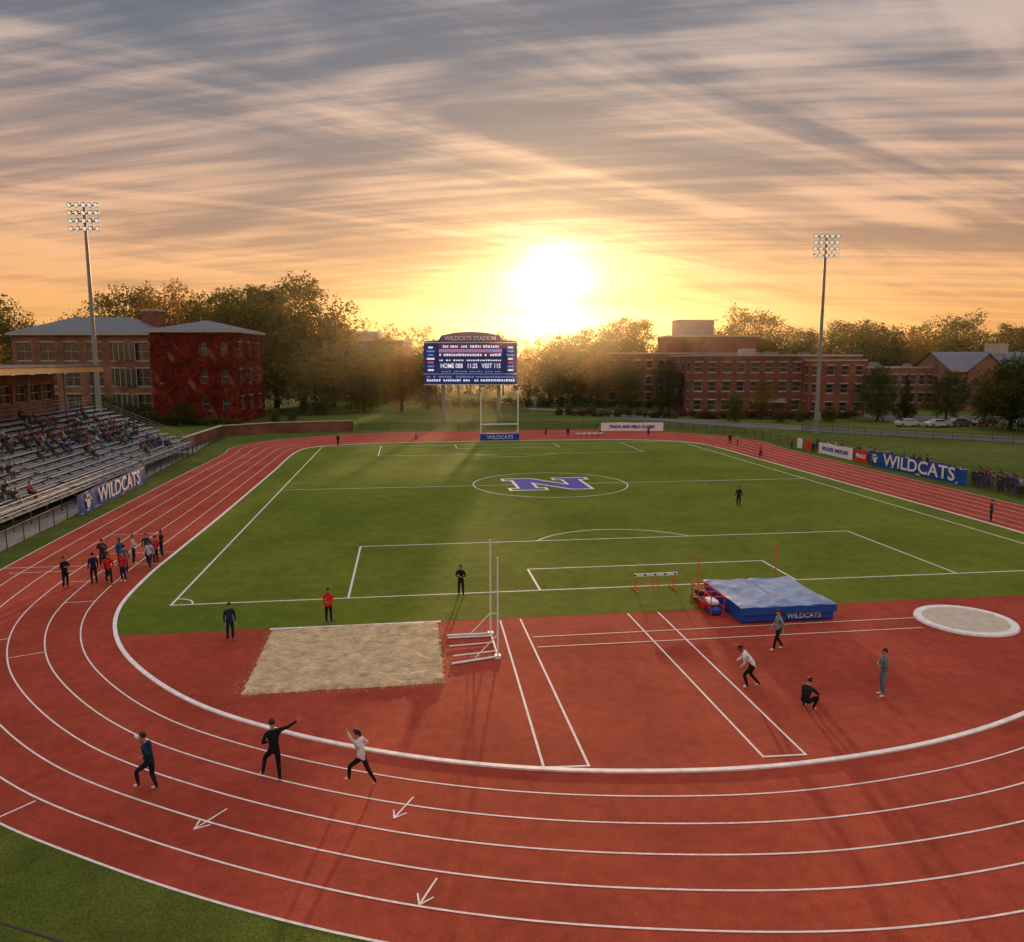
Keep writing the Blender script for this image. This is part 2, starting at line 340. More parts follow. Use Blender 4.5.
a.ribbon(wp,.4,0,h=1.7); a.ribbon(wp,.55,1.7,m=1,h=.12); a.obj('retaining_wall',[M_brick3,M_trim])
# ------------------------------------------------------------ banners
def banner(name,p,q,z0,z1,bg,txt,size,tm,face,accent=True,sx=1.0):
    e=empty(name); a=MB(); p=Vector((*p,0));q=Vector((*q,0)); n=24; d=(q-p).normalized(); nn=Vector((-d.y,d.x,0))*face
    for i in range(n):
        A=p.lerp(q,i/n)+nn*(.03*math.sin(i*1.9));B=p.lerp(q,(i+1)/n)+nn*(.03*math.sin((i+1)*1.9))
        s0=.04*math.sin(i*.5+1);s1=.04*math.sin((i+1)*.5+1)
        a.quad(A+Vector((0,0,z0)),B+Vector((0,0,z0)),B+Vector((0,0,z1-s1)),A+Vector((0,0,z1-s0)))
    a.obj('banner_cloth',[bg],e)
    ang=math.atan2(d.y,d.x); c_=(p+q)/2
    text(txt,size,tm,'banner_lettering',e,c_+nn*.06+Vector((0,0,(z0+z1)/2)),(R(90),0,ang),sx,.03)
    return e,p,q,d,nn
def paw(e,c_,d,nn,s,m):
    a=MB()
    def disc(cx,cz,r):
        a.quad(*[c_+nn*.065+d*(cx+r*math.cos(t*.5236))+Vector((0,0,cz+r*math.sin(t*.5236))) for t in range(12)])
    disc(0,-.12*s,.26*s)
    for q in((-.33,.1),(-.13,.3),(.13,.3),(.33,.1)): disc(q[0]*s,q[1]*s,.1*s)
    a.obj('banner_emblem',[m],e)
def streaks(e,p,q,d,nn,m,m2,seed):
    a=MB(); rr=random.Random(seed); Ln=(q-p).length
    for _ in range(26):
        x=rr.choice([rr.uniform(.1,1.6),Ln-rr.uniform(.1,1.8),rr.uniform(2,Ln-2)]); zc=rr.choice([rr.uniform(.1,.3),rr.uniform(1.5,1.7)]); l=rr.uniform(.2,.9)
        x=min(x,Ln-l-.05); b0=p+d*x+nn*.045+Vector((0,0,zc)); a.quad(b0,b0+d*l,b0+d*l+Vector((0,0,.06)),b0+Vector((0,0,.06)),m=rr.randint(0,1))
    a.obj('banner_pattern',[m,m2],e)
e,p,q,d,nn=banner('team_banner',(52.85,82),(52.85,66.2),.05,1.75,M_banblue,'WILDCATS',1.85,M_white,-1,sx=1.25)
paw(e,p+d*1.2+Vector((0,0,.9)),d,nn,1.3,M_white); streaks(e,p,q,d,nn,M_white,M_sbblue,1)
for o_ in e.children:
    if o_.name.startswith('banner_lettering'): o_.location+=Vector((0,-.6,0))
e,p,q,d,nn=banner('sponsor_banner',(52.9,93.2),(52.9,85.4),.1,1.5,M_white,'GO CATS  RACE DAY',.62,M_banblue,-1)
e,p,q,d,nn=banner('sponsor_banner',(52.9,85.0),(52.9,82.4),.1,1.5,M_red,'FINALS',.6,M_white,-1)
e,p,q,d,nn=banner('team_banner',(-25.2,62.5),(-25.5,79),.05,1.75,M_banblue,'WILDCATS',1.8,M_white,-1,sx=1.2)
paw(e,p+d*2.0+Vector((0,0,.9)),d,nn,1.5,M_white); streaks(e,p,q,d,nn,M_white,M_sbblue,2)
for o_ in e.children:
    if o_.name.startswith('banner_lettering'): o_.location+=Vector((0,1.2,0))
e,p,q,d,nn=banner('sponsor_banner',(32.4,126.3),(42.8,125.0),.2,1.6,M_white,'TRACK AND FIELD CLASSIC',.62,M_banblue,-1)
b_=MB()
for k in range(5):
    s=k/4; c_=p.lerp(q,s)+Vector((0,.08,0)); b_.tube(c_,c_+Vector((0,0,1.65)),.04)
b_.obj('banner_posts',[M_dark],e)
a=MB()
for y,m_ in((95.5,0),(97.8,1)):
    a.box((52.7,y-.6,.2),(52.8,y+.6,1.5),m_)
a.obj('fence_sign',[M_red,M_white])
# ------------------------------------------------------------ goalpost
e=empty('football_goalpost',(13.85,115,0))
a=MB()
for sx in(-2.8,2.8): a.tube((sx,0,0),(sx,0,7.2),.09)
a.tube((-2.8,0,2.44),(2.8,0,2.44),.09)
for sx in(-2.8,2.8): a.tube((sx,0,2.44),(sx,1.6,.05),.04)
a.tube((-2.8,1.6,.05),(2.8,1.6,.05),.04); a.obj('posts_and_crossbar',[M_white],e)
a=MB(); a.box((-2.9,-.8,.0),(2.9,.4,1.1)); o=a.obj('protective_pad',[M_blue],e)
m=o.modifiers.new('b','BEVEL'); m.width=.1; m.segments=3
text('WILDCATS',.8,M_white,'pad_lettering',e,(0,-.82,.55),(R(90),0,0))
# ------------------------------------------------------------ scoreboard
e=empty('scoreboard',W(-8.0,151,0),-YAW)
a=MB()
for sx in(-5.4,5.4): a.box((sx-.35,0,0),(sx+.35,.7,12),0)
a.obj('support_posts',[M_galv],e)
a=MB()
top=[(-9,15.6),(-6.2,15.8),(-5.6,16.7),(-3,17.25),(0,17.4),(3,17.25),(5.6,16.7),(6.2,15.8),(9,15.6)]
prof=[(-9,7.3),(9,7.3)]+[(x,z) for x,z in reversed(top)]
a.quad(*[(x,-.3,z) for x,z in prof]); a.quad(*[(x,.9,z) for x,z in reversed(prof)])
for i in range(len(prof)):
    p_=prof[i];q_=prof[(i+1)%len(prof)]; a.quad((p_[0],-.3,p_[1]),(p_[0],.9,p_[1]),(q_[0],.9,q_[1]),(q_[0],-.3,q_[1]))
a.obj('cabinet',[M_sbblue],e)
a=MB(); a.box((-6.3,-.36,12.5),(6.3,-.3,15.1),0); a.box((-6.3,-.36,9.5),(6.3,-.3,12.3),0); a.box((-8.8,-.36,9.5),(-6.6,-.3,15.1),0);a.box((6.6,-.36,9.5),(8.8,-.3,15.1),0)
a.box((-8.8,-.36,7.5),(8.8,-.3,9.2),0)
a.box((-9.1,-.42,7.2),(9.1,-.3,7.35),1); a.box((-9.1,-.42,15.25),(9.1,-.3,15.4),1); a.box((-9.1,-.42,9.28),(9.1,-.3,9.4),1)
a.obj('screens',[M_sbdark,M_white],e)
t_=lambda s,sz,m_,x,z,sx=1: text(s,sz,m_,'display_text',e,(x,-.40,z),(R(90),0,0),sx,.02)
t_('WILDCATS STADIUM',1.1,M_white,0,16.1,.95)
M_ledb=mat('led_blue',(.15,.3,.85),.5,emit=.35)
a=MB(); rs2=np.random.RandomState(5)
for r_i,(z,mm) in enumerate(((14.35,2),(13.5,0),(12.75,2))): a.box((-6.1,-.385,z-.05),(6.1,-.362,z+.6),3 if r_i!=1 else 1)
def chars(x0_,x1_,z,h,m_):
    x=x0_
    while x<x1_-.3:
        wd=rs2.uniform(.22,.5)
        if rs2.uniform()<.85: a.box((x,-.41,z),(x+wd*.75,-.386,z+h*rs2.uniform(.75,1)),m_)
        x+=wd+.06
chars(-6,6,14.35,.5,0); chars(-6,6,13.5,.5,2); chars(-6,6,12.75,.5,0)
for sgn in(-1,1):
    for k in range(7):
        z=9.9+k*.72; wd=rs2.uniform(.8,1.7); a.box((sgn*7.7-wd/2,-.4,z),(sgn*7.7+wd/2,-.37,z+.34),[0,1,2,0,1,1,0][k])
chars(-8.5,8.5,7.9,.45,0); chars(-8.5,8.5,8.6,.4,1); chars(-6,6,11.8,.3,0); chars(-6,6,9.65,.3,1)
a.obj('score_digits',[M_led,M_ledb,M_ledred,mat('display_row',(.25,.04,.05),.5,.3,2,emit=.2)],e)
t_('HOME 088   11:25   VISIT 115',1.25,M_led,0,10.85,.75)
# ------------------------------------------------------------ floodlights
def flood(loc,H):
    e=empty('stadium_floodlight',loc,-YAW)
    a=MB(); a.tube((0,0,0),(0,0,.5),.75,n=12); a.tube((0,0,.5),(0,0,H),.40,.17,n=14)
    for k in range(4): a.tube((-1.9,0,H-3.4+k*1.0),(1.9,0,H-3.4+k*1.0),.09,n=6)
    a.tube((-1.0,0,H-3.4),(-1.0,0,H-.4),.05,n=6);a.tube((1.0,0,H-3.4),(1.0,0,H-.4),.05,n=6)
    a.box((-.5,-.55,2.2),(.5,-.38,3.6))
    a.obj('pole',[M_galv],e)
    b=MB()
    for k in range(4):
        for i in range(5):
            x=-1.75+i*.875; z=H-3.4+k*1.0+.12
            c_=Vector((x,-.1,z)); d=Vector((random.uniform(-.35,.35),-1,-.45)).normalized()
            b.tube(c_-d*.22,c_+d*.28,.15,.34,n=10,m=0,cap=True); b.tube(c_+d*.282,c_+d*.29,.27,n=10,m=1)
    b.obj('lamp_heads',[M_dark,M_lamp],e)
flood(W(-56.6,106),32.6); flood(W(50.4,127.8),32.0)
# ------------------------------------------------------------ vault standard / hurdle
e=empty('vault_standard')
a=MB()
for (x,y,h) in((3.5,32.5,4.3),(3.5,29.8,4.2)):
    a.tube((x,y,0.06),(x,y,h),.04,.028); a.box((x-.12,y-.12,0),(x+.12,y+.12,.14)); a.tube((x-.0,y,h*.45),(x-.25,y,h*.45),.02)
    a.tube((x,y,1.0),(x-.9,y,.08),.025)
a.tube((1.6,32.5,.07),(3.5,32.5,.07),.05); a.tube((1.6,32.2,.07),(3.5,32.2,.07),.035)
a.tube((1.6,29.3,.07),(3.5,29.8,.07),.05); a.tube((3.5,29.8,.07),(3.5,32.5,.07),.04); a.tube((1.7,30.1,.07),(3.5,30.4,.07),.035); a.tube((1.6,31.2,.07),(3.5,31.4,.07),.03)
a.obj('frame',[M_white],e)
e=empty('hurdle',(12.8,37.9,0),R(2))
a=MB()
a.box((-1.2,-.02,.80),(1.2,.02,.95),0)
for k in range(5): a.box((-1.2+k*.55,-.025,.83),(-1.2+k*.55+.12,.025,.92),1)
a.obj('top_bar',[M_white,M_black],e)
a=MB()
for s in(-1.05,-.15,.15,1.05):
    a.tube((s,.0,.05),(s,0,.8),.022,m=0)
for s in(-1.05,1.05):
    a.tube((s,0,.05),(s,.7,.05),.03); a.tube((s,-.05,.8),(s,.35,.06),.02); a.tube((s,-.3,.05),(s,0,.05),.03)
a.tube((-1.05,0,.35),(1.05,0,.35),.018); a.obj('legs',[M_orange],e)
# ------------------------------------------------------------ high jump mat
e=empty('high_jump_mat')
def cushion(lo,hi,mats,name,bev=.09,m=0):
    a=MB(); a.box(lo,hi,0); a.m[1]=m; o=a.obj(name,mats,e); b=o.modifiers.new('b','BEVEL'); b.width=bev; b.segments=3
    return o
cushion((15.05,32.35,.03),(17.3,36.8,.78),[M_blue,M_mattop],'cushion',.07,1)
cushion((17.31,32.35,.03),(19.6,36.8,.78),[M_blue,M_mattop],'cushion_b',.07,1)
a=MB(); n=24
def zz(i,j): return .81+.035*math.sin(i*.55+j*.3)+.02*math.sin(j*1.1)*math.sin(i*.9) - (.0 if 0<i<n and 0<j<n else .06)-(.05 if i==n//2 else 0)
for i in range(n):
    for j in range(n):
        f=lambda i,j:(14.98+4.7*i/n,32.28+4.6*j/n,zz(i,j)); a.quad(f(i,j),f(i+1,j),f(i+1,j+1),f(i,j+1))
o=a.obj('top_cover',[M_mattop],e,smooth=True)
a=MB(); 
for i in range(n):
    x=lambda i:14.98+4.7*i/n
    a.quad((x(i),32.25+.03*(i%2),.42),(x(i+1),32.25+.03*((i+1)%2),.42),(x(i+1),32.28,.765),(x(i),32.28,.765))
a.obj('cover_skirt',[M_banblue],e)
text('WILDCATS',.34,M_white,'mat_lettering',e,(18.1,32.335,.27),(R(90),0,0))
for nm,x,y in(('left_upright',14.55,36.4),('right_upright',19.2,37.4)):
    a=MB(); a.box((x-.3,y-.2,0),(x+.3,y+.2,.07),1); a.tube((x,y,.07),(x,y,2.45),.035,m=0); a.box((x-.04,y-.1,1.7),(x+.04,y+.04,1.76),0); a.obj(nm,[M_orange,M_black],e)
e2=empty('equipment_rack',(14.35,34.6,0))
a=MB()
for y in(-1.2,-.4,.4,1.2):
    a.tube((-.35,y,.03),(-.35,y,1.0),.03,m=0); a.tube((.3,y,.03),(.3,y,1.0),.03,m=0); a.tube((-.35,y,1.0),(.3,y,1.0),.03,m=0); a.tube((-.5,y,.03),(.45,y,.03),.03,m=0)
for z in(.45,1.0):
    for x in(-.35,.3): a.tube((x,-1.2,z),(x,1.2,z),.025,m=0)
a.obj('rack_frame',[M_red],e2)
a=MB(); a.box((-.3,-1.1,.06),(.25,-.5,.34),0); a.box((-.3,-.3,.06),(.25,.35,.4),1); a.box((-.28,.5,.48),(.22,1.1,.75),2); a.box((-.28,-.9,.48),(.2,-.1,.68),3); a.box((-.25,.45,.06),(.22,1.1,.3),2)
o=a.obj('kit_bags',[M_blue,M_red,M_black,M_white],e2); b=o.modifiers.new('b','BEVEL'); b.width=.07; b.segments=3
a=MB()
for k in range(5):
    x=26+k*.9; a.box((x,117.0,.6),(x+.8,117.05,.8),0); a.tube((x+.05,117,0),(x+.05,117,.7),.03,m=1); a.tube((x+.75,117,0),(x+.75,117,.7),.03,m=1)
a.obj('hurdle_row',[M_white,M_dark])
# ------------------------------------------------------------ bleachers
e=empty('grandstand')
NR_=13; bx=-27.8; dz=.40; dx=.92; ya,yb=34,105
a=MB()
for k in range(NR_):
    x=bx-k*dx; z=1.0+k*dz
    for (s0,s1) in((ya,50.8),(52,67.8),(69,84.8),(86,yb)):
        a.box((x-.28,s0,z+.40),(x,s1,z+.45),0)
    a.box((x-dx+.02,ya,z),(x+.30,yb,z+.04),1)
    a.box((x-dx+.0,ya,z+.04),(x-dx+.02,yb,z+dz),2)
for y in np.arange(ya,yb+.1,2.6):
    a.tube((bx-NR_*dx,y,0),(bx-NR_*dx,y,1+NR_*dz),.06,n=6,m=2); a.tube((bx+.3,y,0),(bx+.3,y,1),.05,n=6,m=2); a.tube((bx+.3,y,.9),(bx-NR_*dx,y,.9+NR_*dz),.06,n=6,m=2)
a.obj('seating_rows',[M_alu,mat('deck_boards',(.24,.24,.25),.6,.2,2),M_dark],e)
a=MB()
def rail(p,q,h=1.05):
    p=Vector(p);q=Vector(q);n=max(1,int((q-p).length/1.8))
    for k in range(n+1): c_=p.lerp(q,k/n); a.tube(c_,c_+Vector((0,0,h)),.025,n=6)
    for hh in(h,h*.66,h*.33): a.tube(p+Vector((0,0,hh)),q+Vector((0,0,hh)),.022,n=6)
rail((bx+.3,ya,1.0),(bx+.3,yb,1.0)); rail((bx+.3,yb,1.0),(bx-NR_*dx,yb,1.0+NR_*dz)); rail((bx-NR_*dx,ya,1+NR_*dz),(bx-NR_*dx,yb,1+NR_*dz),1.2)
for y in(51.4,68.4,85.4): rail((bx,y,1.0),(bx-NR_*dx+.5,y,1.0+(NR_-.5)*dz),.9)
a.obj('handrails',[M_galv],e)
# ------------------------------------------------------------ facade helper
def facade(mb,o,ux,Wt,H,cols,floors,ww,wh,sill,fh,lo=None,rec=.3,trim=True,x_in=0):
    o=Vector(o);ux=Vector(ux).normalized();up=Vector((0,0,1));n=ux.cross(up)
    pt=lambda x,z,d=0:o+ux*x+up*z+n*d
    xs=[0];
    sp_=(Wt-2*x_in)/cols
    for i in range(cols): c_=x_in+sp_*(i+.5); xs+=[c_-ww/2,c_+ww/2]
    xs.append(Wt); zs=[0]
    for j in range(floors): z=sill+fh*j; zs+=[z,z+wh]
    zs.append(H)
    for i in range(len(xs)-1):
        for j in range(len(zs)-1):
            xa,xb,za,zb=xs[i],xs[i+1],zs[j],zs[j+1]
            if xb-xa<1e-4 or zb-za<1e-4: continue
            if i%2 and j%2:
                mb.quad(pt(xa,za,-rec),pt(xb,za,-rec),pt(xb,zb,-rec),pt(xa,zb,-rec),m=1)
                mb.quad(pt(xa,za),pt(xb,za),pt(xb,za,-rec),pt(xa,za,-rec),m=2); mb.quad(pt(xa,zb,-rec),pt(xb,zb,-rec),pt(xb,zb),pt(xa,zb),m=0)
                mb.quad(pt(xa,za),pt(xa,za,-rec),pt(xa,zb,-rec),pt(xa,zb),m=0); mb.quad(pt(xb,za,-rec),pt(xb,za),pt(xb,zb),pt(xb,zb,-rec),m=0)
                nv=max(1,int(ww/1.1)); 
                for k in range(0,nv+1):
                    x=xa+(xb-xa)*k/nv; x=min(max(x,xa+.05),xb-.05)
                    mb.quad(pt(x-.045,za,-rec+.05),pt(x+.045,za,-rec+.05),pt(x+.045,zb,-rec+.05),pt(x-.045,zb,-rec+.05),m=2)
                for z in(za+.06,(za+zb)/2,zb-.06):
                    mb.quad(pt(xa,z-.045,-rec+.06),pt(xb,z-.045,-rec+.06),pt(xb,z+.045,-rec+.06),pt(xa,z+.045,-rec+.06),m=2)
                if trim:
                    for za_,zb_ in((za-.2,za-.003),(zb+.003,zb+.25)):
                        q=[pt(xa-.12,za_,.06),pt(xb+.12,za_,.06),pt(xb+.12,zb_,.06),pt(xa-.12,zb_,.06)]; mb.quad(*q,m=2)
                        mb.quad(pt(xa-.12,zb_,.06),pt(xb+.12,zb_,.06),pt(xb+.12,zb_,0),pt(xa-.12,zb_,0),m=2)
            else: mb.quad(pt(xa,za),pt(xb,za),pt(xb,zb),pt(xa,zb),m=0)
def building(name,u0,u1,D,H,dep,floors,cf,cs,ww,wh,sill,fh,brickm,roof='flat',rh=3.5,extra=None,plain_left=False,wsd=None,trimm=None):
    x0=(u0-512)*D/772;x1=(u1-512)*D/772;Wt=x1-x0
    e=empty(name,W(x0,D),-YAW); a=MB()
    facade(a,(0,0,0),(1,0,0),Wt,H,cf,floors,ww,wh,sill,fh)
    facade(a,(Wt,0,0),(0,1,0),dep,H,cs,floors,wsd or ww,wh,sill,fh); facade(a,(Wt,dep,0),(-1,0,0),Wt,H,cf,floors,ww,wh,sill,fh)
    facade(a,(0,dep,0),(0,-1,0),dep,H,cs,floors,wsd or ww,wh,sill,fh)
    a.obj('walls_and_windows',[brickm,M_glass,trimm or M_trim],e)
    r=MB()
    if roof=='flat':
        r.quad((.3,.3,H-.5),(Wt-.3,.3,H-.5),(Wt-.3,dep-.3,H-.5),(.3,dep-.3,H-.5),m=1)
        for lo,hi in(((-.15,-.15,H),(Wt+.15,.35,H+.35)),((-.15,dep-.35,H),(Wt+.15,dep+.15,H+.35)),((-.15,.35,H),(.35,dep-.35,H+.35)),((Wt-.35,.35,H),(Wt+.15,dep-.35,H+.35))): r.box(lo,hi,0)
        rr=random.Random(name+str(u0))
        for k in range(5):
            bx_=rr.uniform(2,Wt-4);by=rr.uniform(2,dep-3); r.box((bx_,by,H-.5),(bx_+rr.uniform(1,2.5),by+rr.uniform(1,2),H+rr.uniform(.6,1.8)),1)
    elif roof=='hip':
        o_=.7; i=min(Wt,dep)/2
        A=[(-o_,-o_,H),(Wt+o_,-o_,H),(Wt+o_,dep+o_,H),(-o_,dep+o_,H)]
        if Wt>=dep: B=[(dep/2,dep/2,H+rh),(Wt-dep/2,dep/2,H+rh)]; r.quad(A[0],A[1],B[1],B[0]); r.quad(A[2],A[3],B[0],B[1]); r.quad(A[1],A[2],B[1]); r.quad(A[3],A[0],B[0])
        else: B=[(Wt/2,Wt/2,H+rh),(Wt/2,dep-Wt/2,H+rh)]; r.quad(A[0],A[1],B[0]); r.quad(A[1],A[2],B[1],B[0]); r.quad(A[2],A[3],B[1]); r.quad(A[3],A[0],B[0],B[1])
        for lo,hi in(((-o_,-o_,H-.45),(Wt+o_,-.003,H-.01)),((-o_,dep+.003,H-.45),(Wt+o_,dep+o_,H-.01)),((-o_,0,H-.45),(-.003,dep,H-.01)),((Wt+.003,0,H-.45),(Wt+o_,dep,H-.01))): r.box(lo,hi,2)
    elif roof=='gable':
        o_=.6; rm=dep/2
        r.quad((-o_,-o_,H),(Wt+o_,-o_,H),(Wt+o_,rm,H+rh),(-o_,rm,H+rh)); r.quad((Wt+o_,dep+o_,H),(-o_,dep+o_,H),(-o_,rm,H+rh),(Wt+o_,rm,H+rh))
        r.quad((0,0,H),(0,rm,H+rh-.1),(0,dep,H),m=3); r.quad((Wt,0,H),(Wt,dep,H),(Wt,rm,H+rh-.1),m=3)
        r.box((-o_,-o_,H-.4),(Wt+o_,-.003,H-.01),2)
    r.obj('roof',[M_slate if roof!='flat' else M_trim,M_groof,M_trim,brickm],e)
    return e,Wt
eA,WA=building('university_building',18,157,158,17.4,17,3,6,4,2.9,3.6,1.5,5.2,M_brick2,'hip',3.6)
eW,WW=building('ivy_covered_building',155,238,148,17.6,16,3,4,3,1.6,2.6,2.4,5.2,M_brick,'hip',2.2)
a=MB(); a.box((22,10,17),(25.5,13,22.3),0); a.box((21.8,9.8,22.3),(25.7,13.2,22.7),1); a.obj('chimney',[M_brick,M_trim],eA)
a=MB()
for k in range(3):
    a.box((20.6,-.35,1.6+k*5.2),(25.0,-.05,4.9+k*5.2),0)
    for q in range(5): a.box((20.55+q*1.1,-.42,1.5+k*5.2),(20.67+q*1.1,-.352,5.0+k*5.2),1)
a.obj('bay_windows',[M_glass,M_trim],eA)
a=MB(); rv=np.random.RandomState(11)
for _ in range(20000):
    if rv.uniform()<.80: x=rv.uniform(0,WW); y=-rv.uniform(.03,.35); 
    else: x=WW+rv.uniform(.03,.3); y=rv.uniform(0,16)
    z=rv.uniform(0,17.1)
    den=math.sin(x*.9+1)*math.sin(z*.55+.5)+.5*math.sin(x*2.3+z*1.7)
    cx_=(x/WW*4)%1; cz=((z-2.4)/5.2)%1
    if y<0 and x>WW*.5 and abs(cx_-.5)<.2 and cz<.5 and z>2.2: continue
    if y>0 and (abs(((y/16*3)%1)-.5)<.2 and cz<.55): continue
    if den<-.9: continue
    s=rv.uniform(.12,.26); v=rv.normal(0,1,3); v/=np.linalg.norm(v); 
    nrm=Vector((v[0]*.7,-1+v[1]*.5,v[2]*.7)) if y<0 else Vector((1,v[1]*.7,v[2]*.7))
    u_=nrm.cross(Vector((0,0,1))).normalized(); w_=nrm.cross(u_).normalized(); c_=Vector((x,y,z))
    a.quad(c_-u_*s,c_-w_*s*1.2,c_+u_*s,c_+w_*s)
a.obj('ivy',[M_leafR],eW)
eB,_=building('campus_hall',326,404,228,17.5,22,4,9,4,1.8,2.2,1.6,4.1,M_brick3,'flat')
a=MB(); a.box((-.3,-.3,13.6),(_+.3,-.003,15.8),0); a.box((8,6,17.5),(15,14,20.5),1); a.obj('cornice_band',[M_conc,M_groof],eB)
eC,_=building('brick_academic_building',606,775,206,13.6,26,3,14,5,1.7,2.0,1.5,4.2,M_brick,'flat')
a=MB(); a.box((17,5,13.1),(41,20,18.2),0); a.box((16.8,4.8,18.2),(41.2,20.2,18.6),1); a.box((20.2,8,18.6),(30,16,22.6),2); a.box((20,7.8,22.6),(30.2,16.2,22.9),1); a.obj('rooftop_penthouse',[M_brick,M_trim,M_groof],eC)
eD,_=building('brick_classroom_building',690,858,166,12.8,22,3,12,4,1.7,2.1,1.4,4.0,M_brick3,'flat',wsd=1.6)
a=MB(); facade(a,(24,-3,0),(1,0,0),12,11.8,4,3,1.5,1.9,1.3,3.8); facade(a,(36,-3,0),(0,1,0),3,11.8,1,3,1.2,1.9,1.3,3.8); facade(a,(24,0,0),(0,-1,0),3,11.8,1,3,1.2,1.9,1.3,3.8); a.box((23.9,-3.1,11.8),(36.1,-.003,12.1),2)
a.box((13,-1.6,3.0),(20,-.003,3.4),2); a.box((12.9,8,12.3),(16,11,14.5),2); a.obj('entrance_wing',[M_brick,M_glass,M_trim],eD)
eE,_=building('brick_dormitory',862,968,192,10.0,18,2,12,4,1.4,2.4,1.6,4.4,M_brick2,'flat',trimm=M_trim)
eF,_=building('gabled_hall',948,1075,184,9.6,18,2,12,4,1.4,2.3,1.5,4.3,M_brick2,'gable',4.4,trimm=M_trim)
a=MB(); xg=8
a.quad((xg-4.5,-.9,0),(xg+4.5,-.9,0),(xg+4.5,-.9,9.6),(xg,-.9,13.2),(xg-4.5,-.9,9.6),m=0)
a.quad((xg-5,-1.2,9.3),(xg-5,8,9.3),(xg,8,13.5),(xg,-1.2,13.5),m=1); a.quad((xg+5,8,9.3),(xg+5,-1.2,9.3),(xg,-1.2,13.5),(xg,8,13.5),m=1)
a.quad((xg+4.5,-.9,0),(xg+4.5,0,0),(xg+4.5,0,9.6),(xg+4.5,-.9,9.6)); a.quad((xg-4.5,0,0),(xg-4.5,-.9,0),(xg-4.5,-.9,9.6),(xg-4.5,0,9.6))
for k in(-2.4,0,2.4):
    for z in(1.6,5.8): a.box((xg+k-.6,-.98,z),(xg+k+.6,-.905,z+2.2),2); a.box((xg+k-.7,-1.02,z-.2),(xg+k+.7,-.905,z-.01),3)
a.box((14,8,12.5),(18,11,16),3)
a.obj('cross_gable',[M_brick2,M_slate,M_glass,M_trim],eF)
e=empty('press_box'); a=MB()
facade(a,(-40.2,58,4.6),(0,1,0),38,6.0,12,1,2.5,1.9,2.9,4,trim=False)
facade(a,(-40.2,96,4.6),(-1,0,0),6,6.0,2,1,1.5,1.9,2.9,4,trim=False)
facade(a,(-46.2,96,4.6),(0,-1,0),38,6.0,10,1,2,1.9,2.9,4,trim=False); facade(a,(-46.2,58,4.6),(1,0,0),6,6,2,1,1.5,1.9,2.9,4,trim=False)
a.box((-46.2,58,0),(-40.25,96,4.59),0)
a.obj('cabin',[M_brick2,M_glass,M_trim],e)
a=MB(); a.box((-47,56,10.62),(-36.2,100,11.25),0); a.box((-47.1,55.9,11.26),(-36.1,100.1,11.42),1); a.quad((-47,56,10.61),(-47,100,10.61),(-36.2,100,10.61),(-36.2,56,10.61),m=2)
for y in np.arange(58,100,8): a.tube((-36.7,y,6),(-36.7,y,10.6),.09,m=1)
for y in np.arange(59,99,4): a.tube((-38.5,y,10.5),(-38.5,y,10.6),.18,m=3)
a.obj('canopy_roof',[M_tan,M_slate,M_tan,M_lamp],e)
# ------------------------------------------------------------ trees
def leafset(rg,centers,n,rad,size,flat=1.0):
    M_=len(centers); wts=centers[:,3]**2; idx=rg.choice(M_,n,p=wts/wts.sum()); c_=centers[idx,:3]; rr=centers[idx,3]
    d=rg.normal(0,1,(n,3)); d/=np.linalg.norm(d,axis=1)[:,None]; rr_=(rg.uniform(0,1,(n,1))**.4)*rg.uniform(.8,1.25,(n,1))
    pos=c_+d*rr_*rr[:,None]*np.array([1,1,.8*flat])
    nrm=d+rg.normal(0,.8,(n,3)); nrm/=np.linalg.norm(nrm,axis=1)[:,None]
    u=np.cross(nrm,rg.normal(0,1,(n,3))); u/=np.linalg.norm(u,axis=1)[:,None]; w=np.cross(nrm,u)
    s=size*rg.uniform(.5,1.3,(n,1))
    q=np.stack([pos-u*s,pos-w*s*.6,pos+u*s,pos+w*s*.7],1)
    return q.reshape(-1,3)
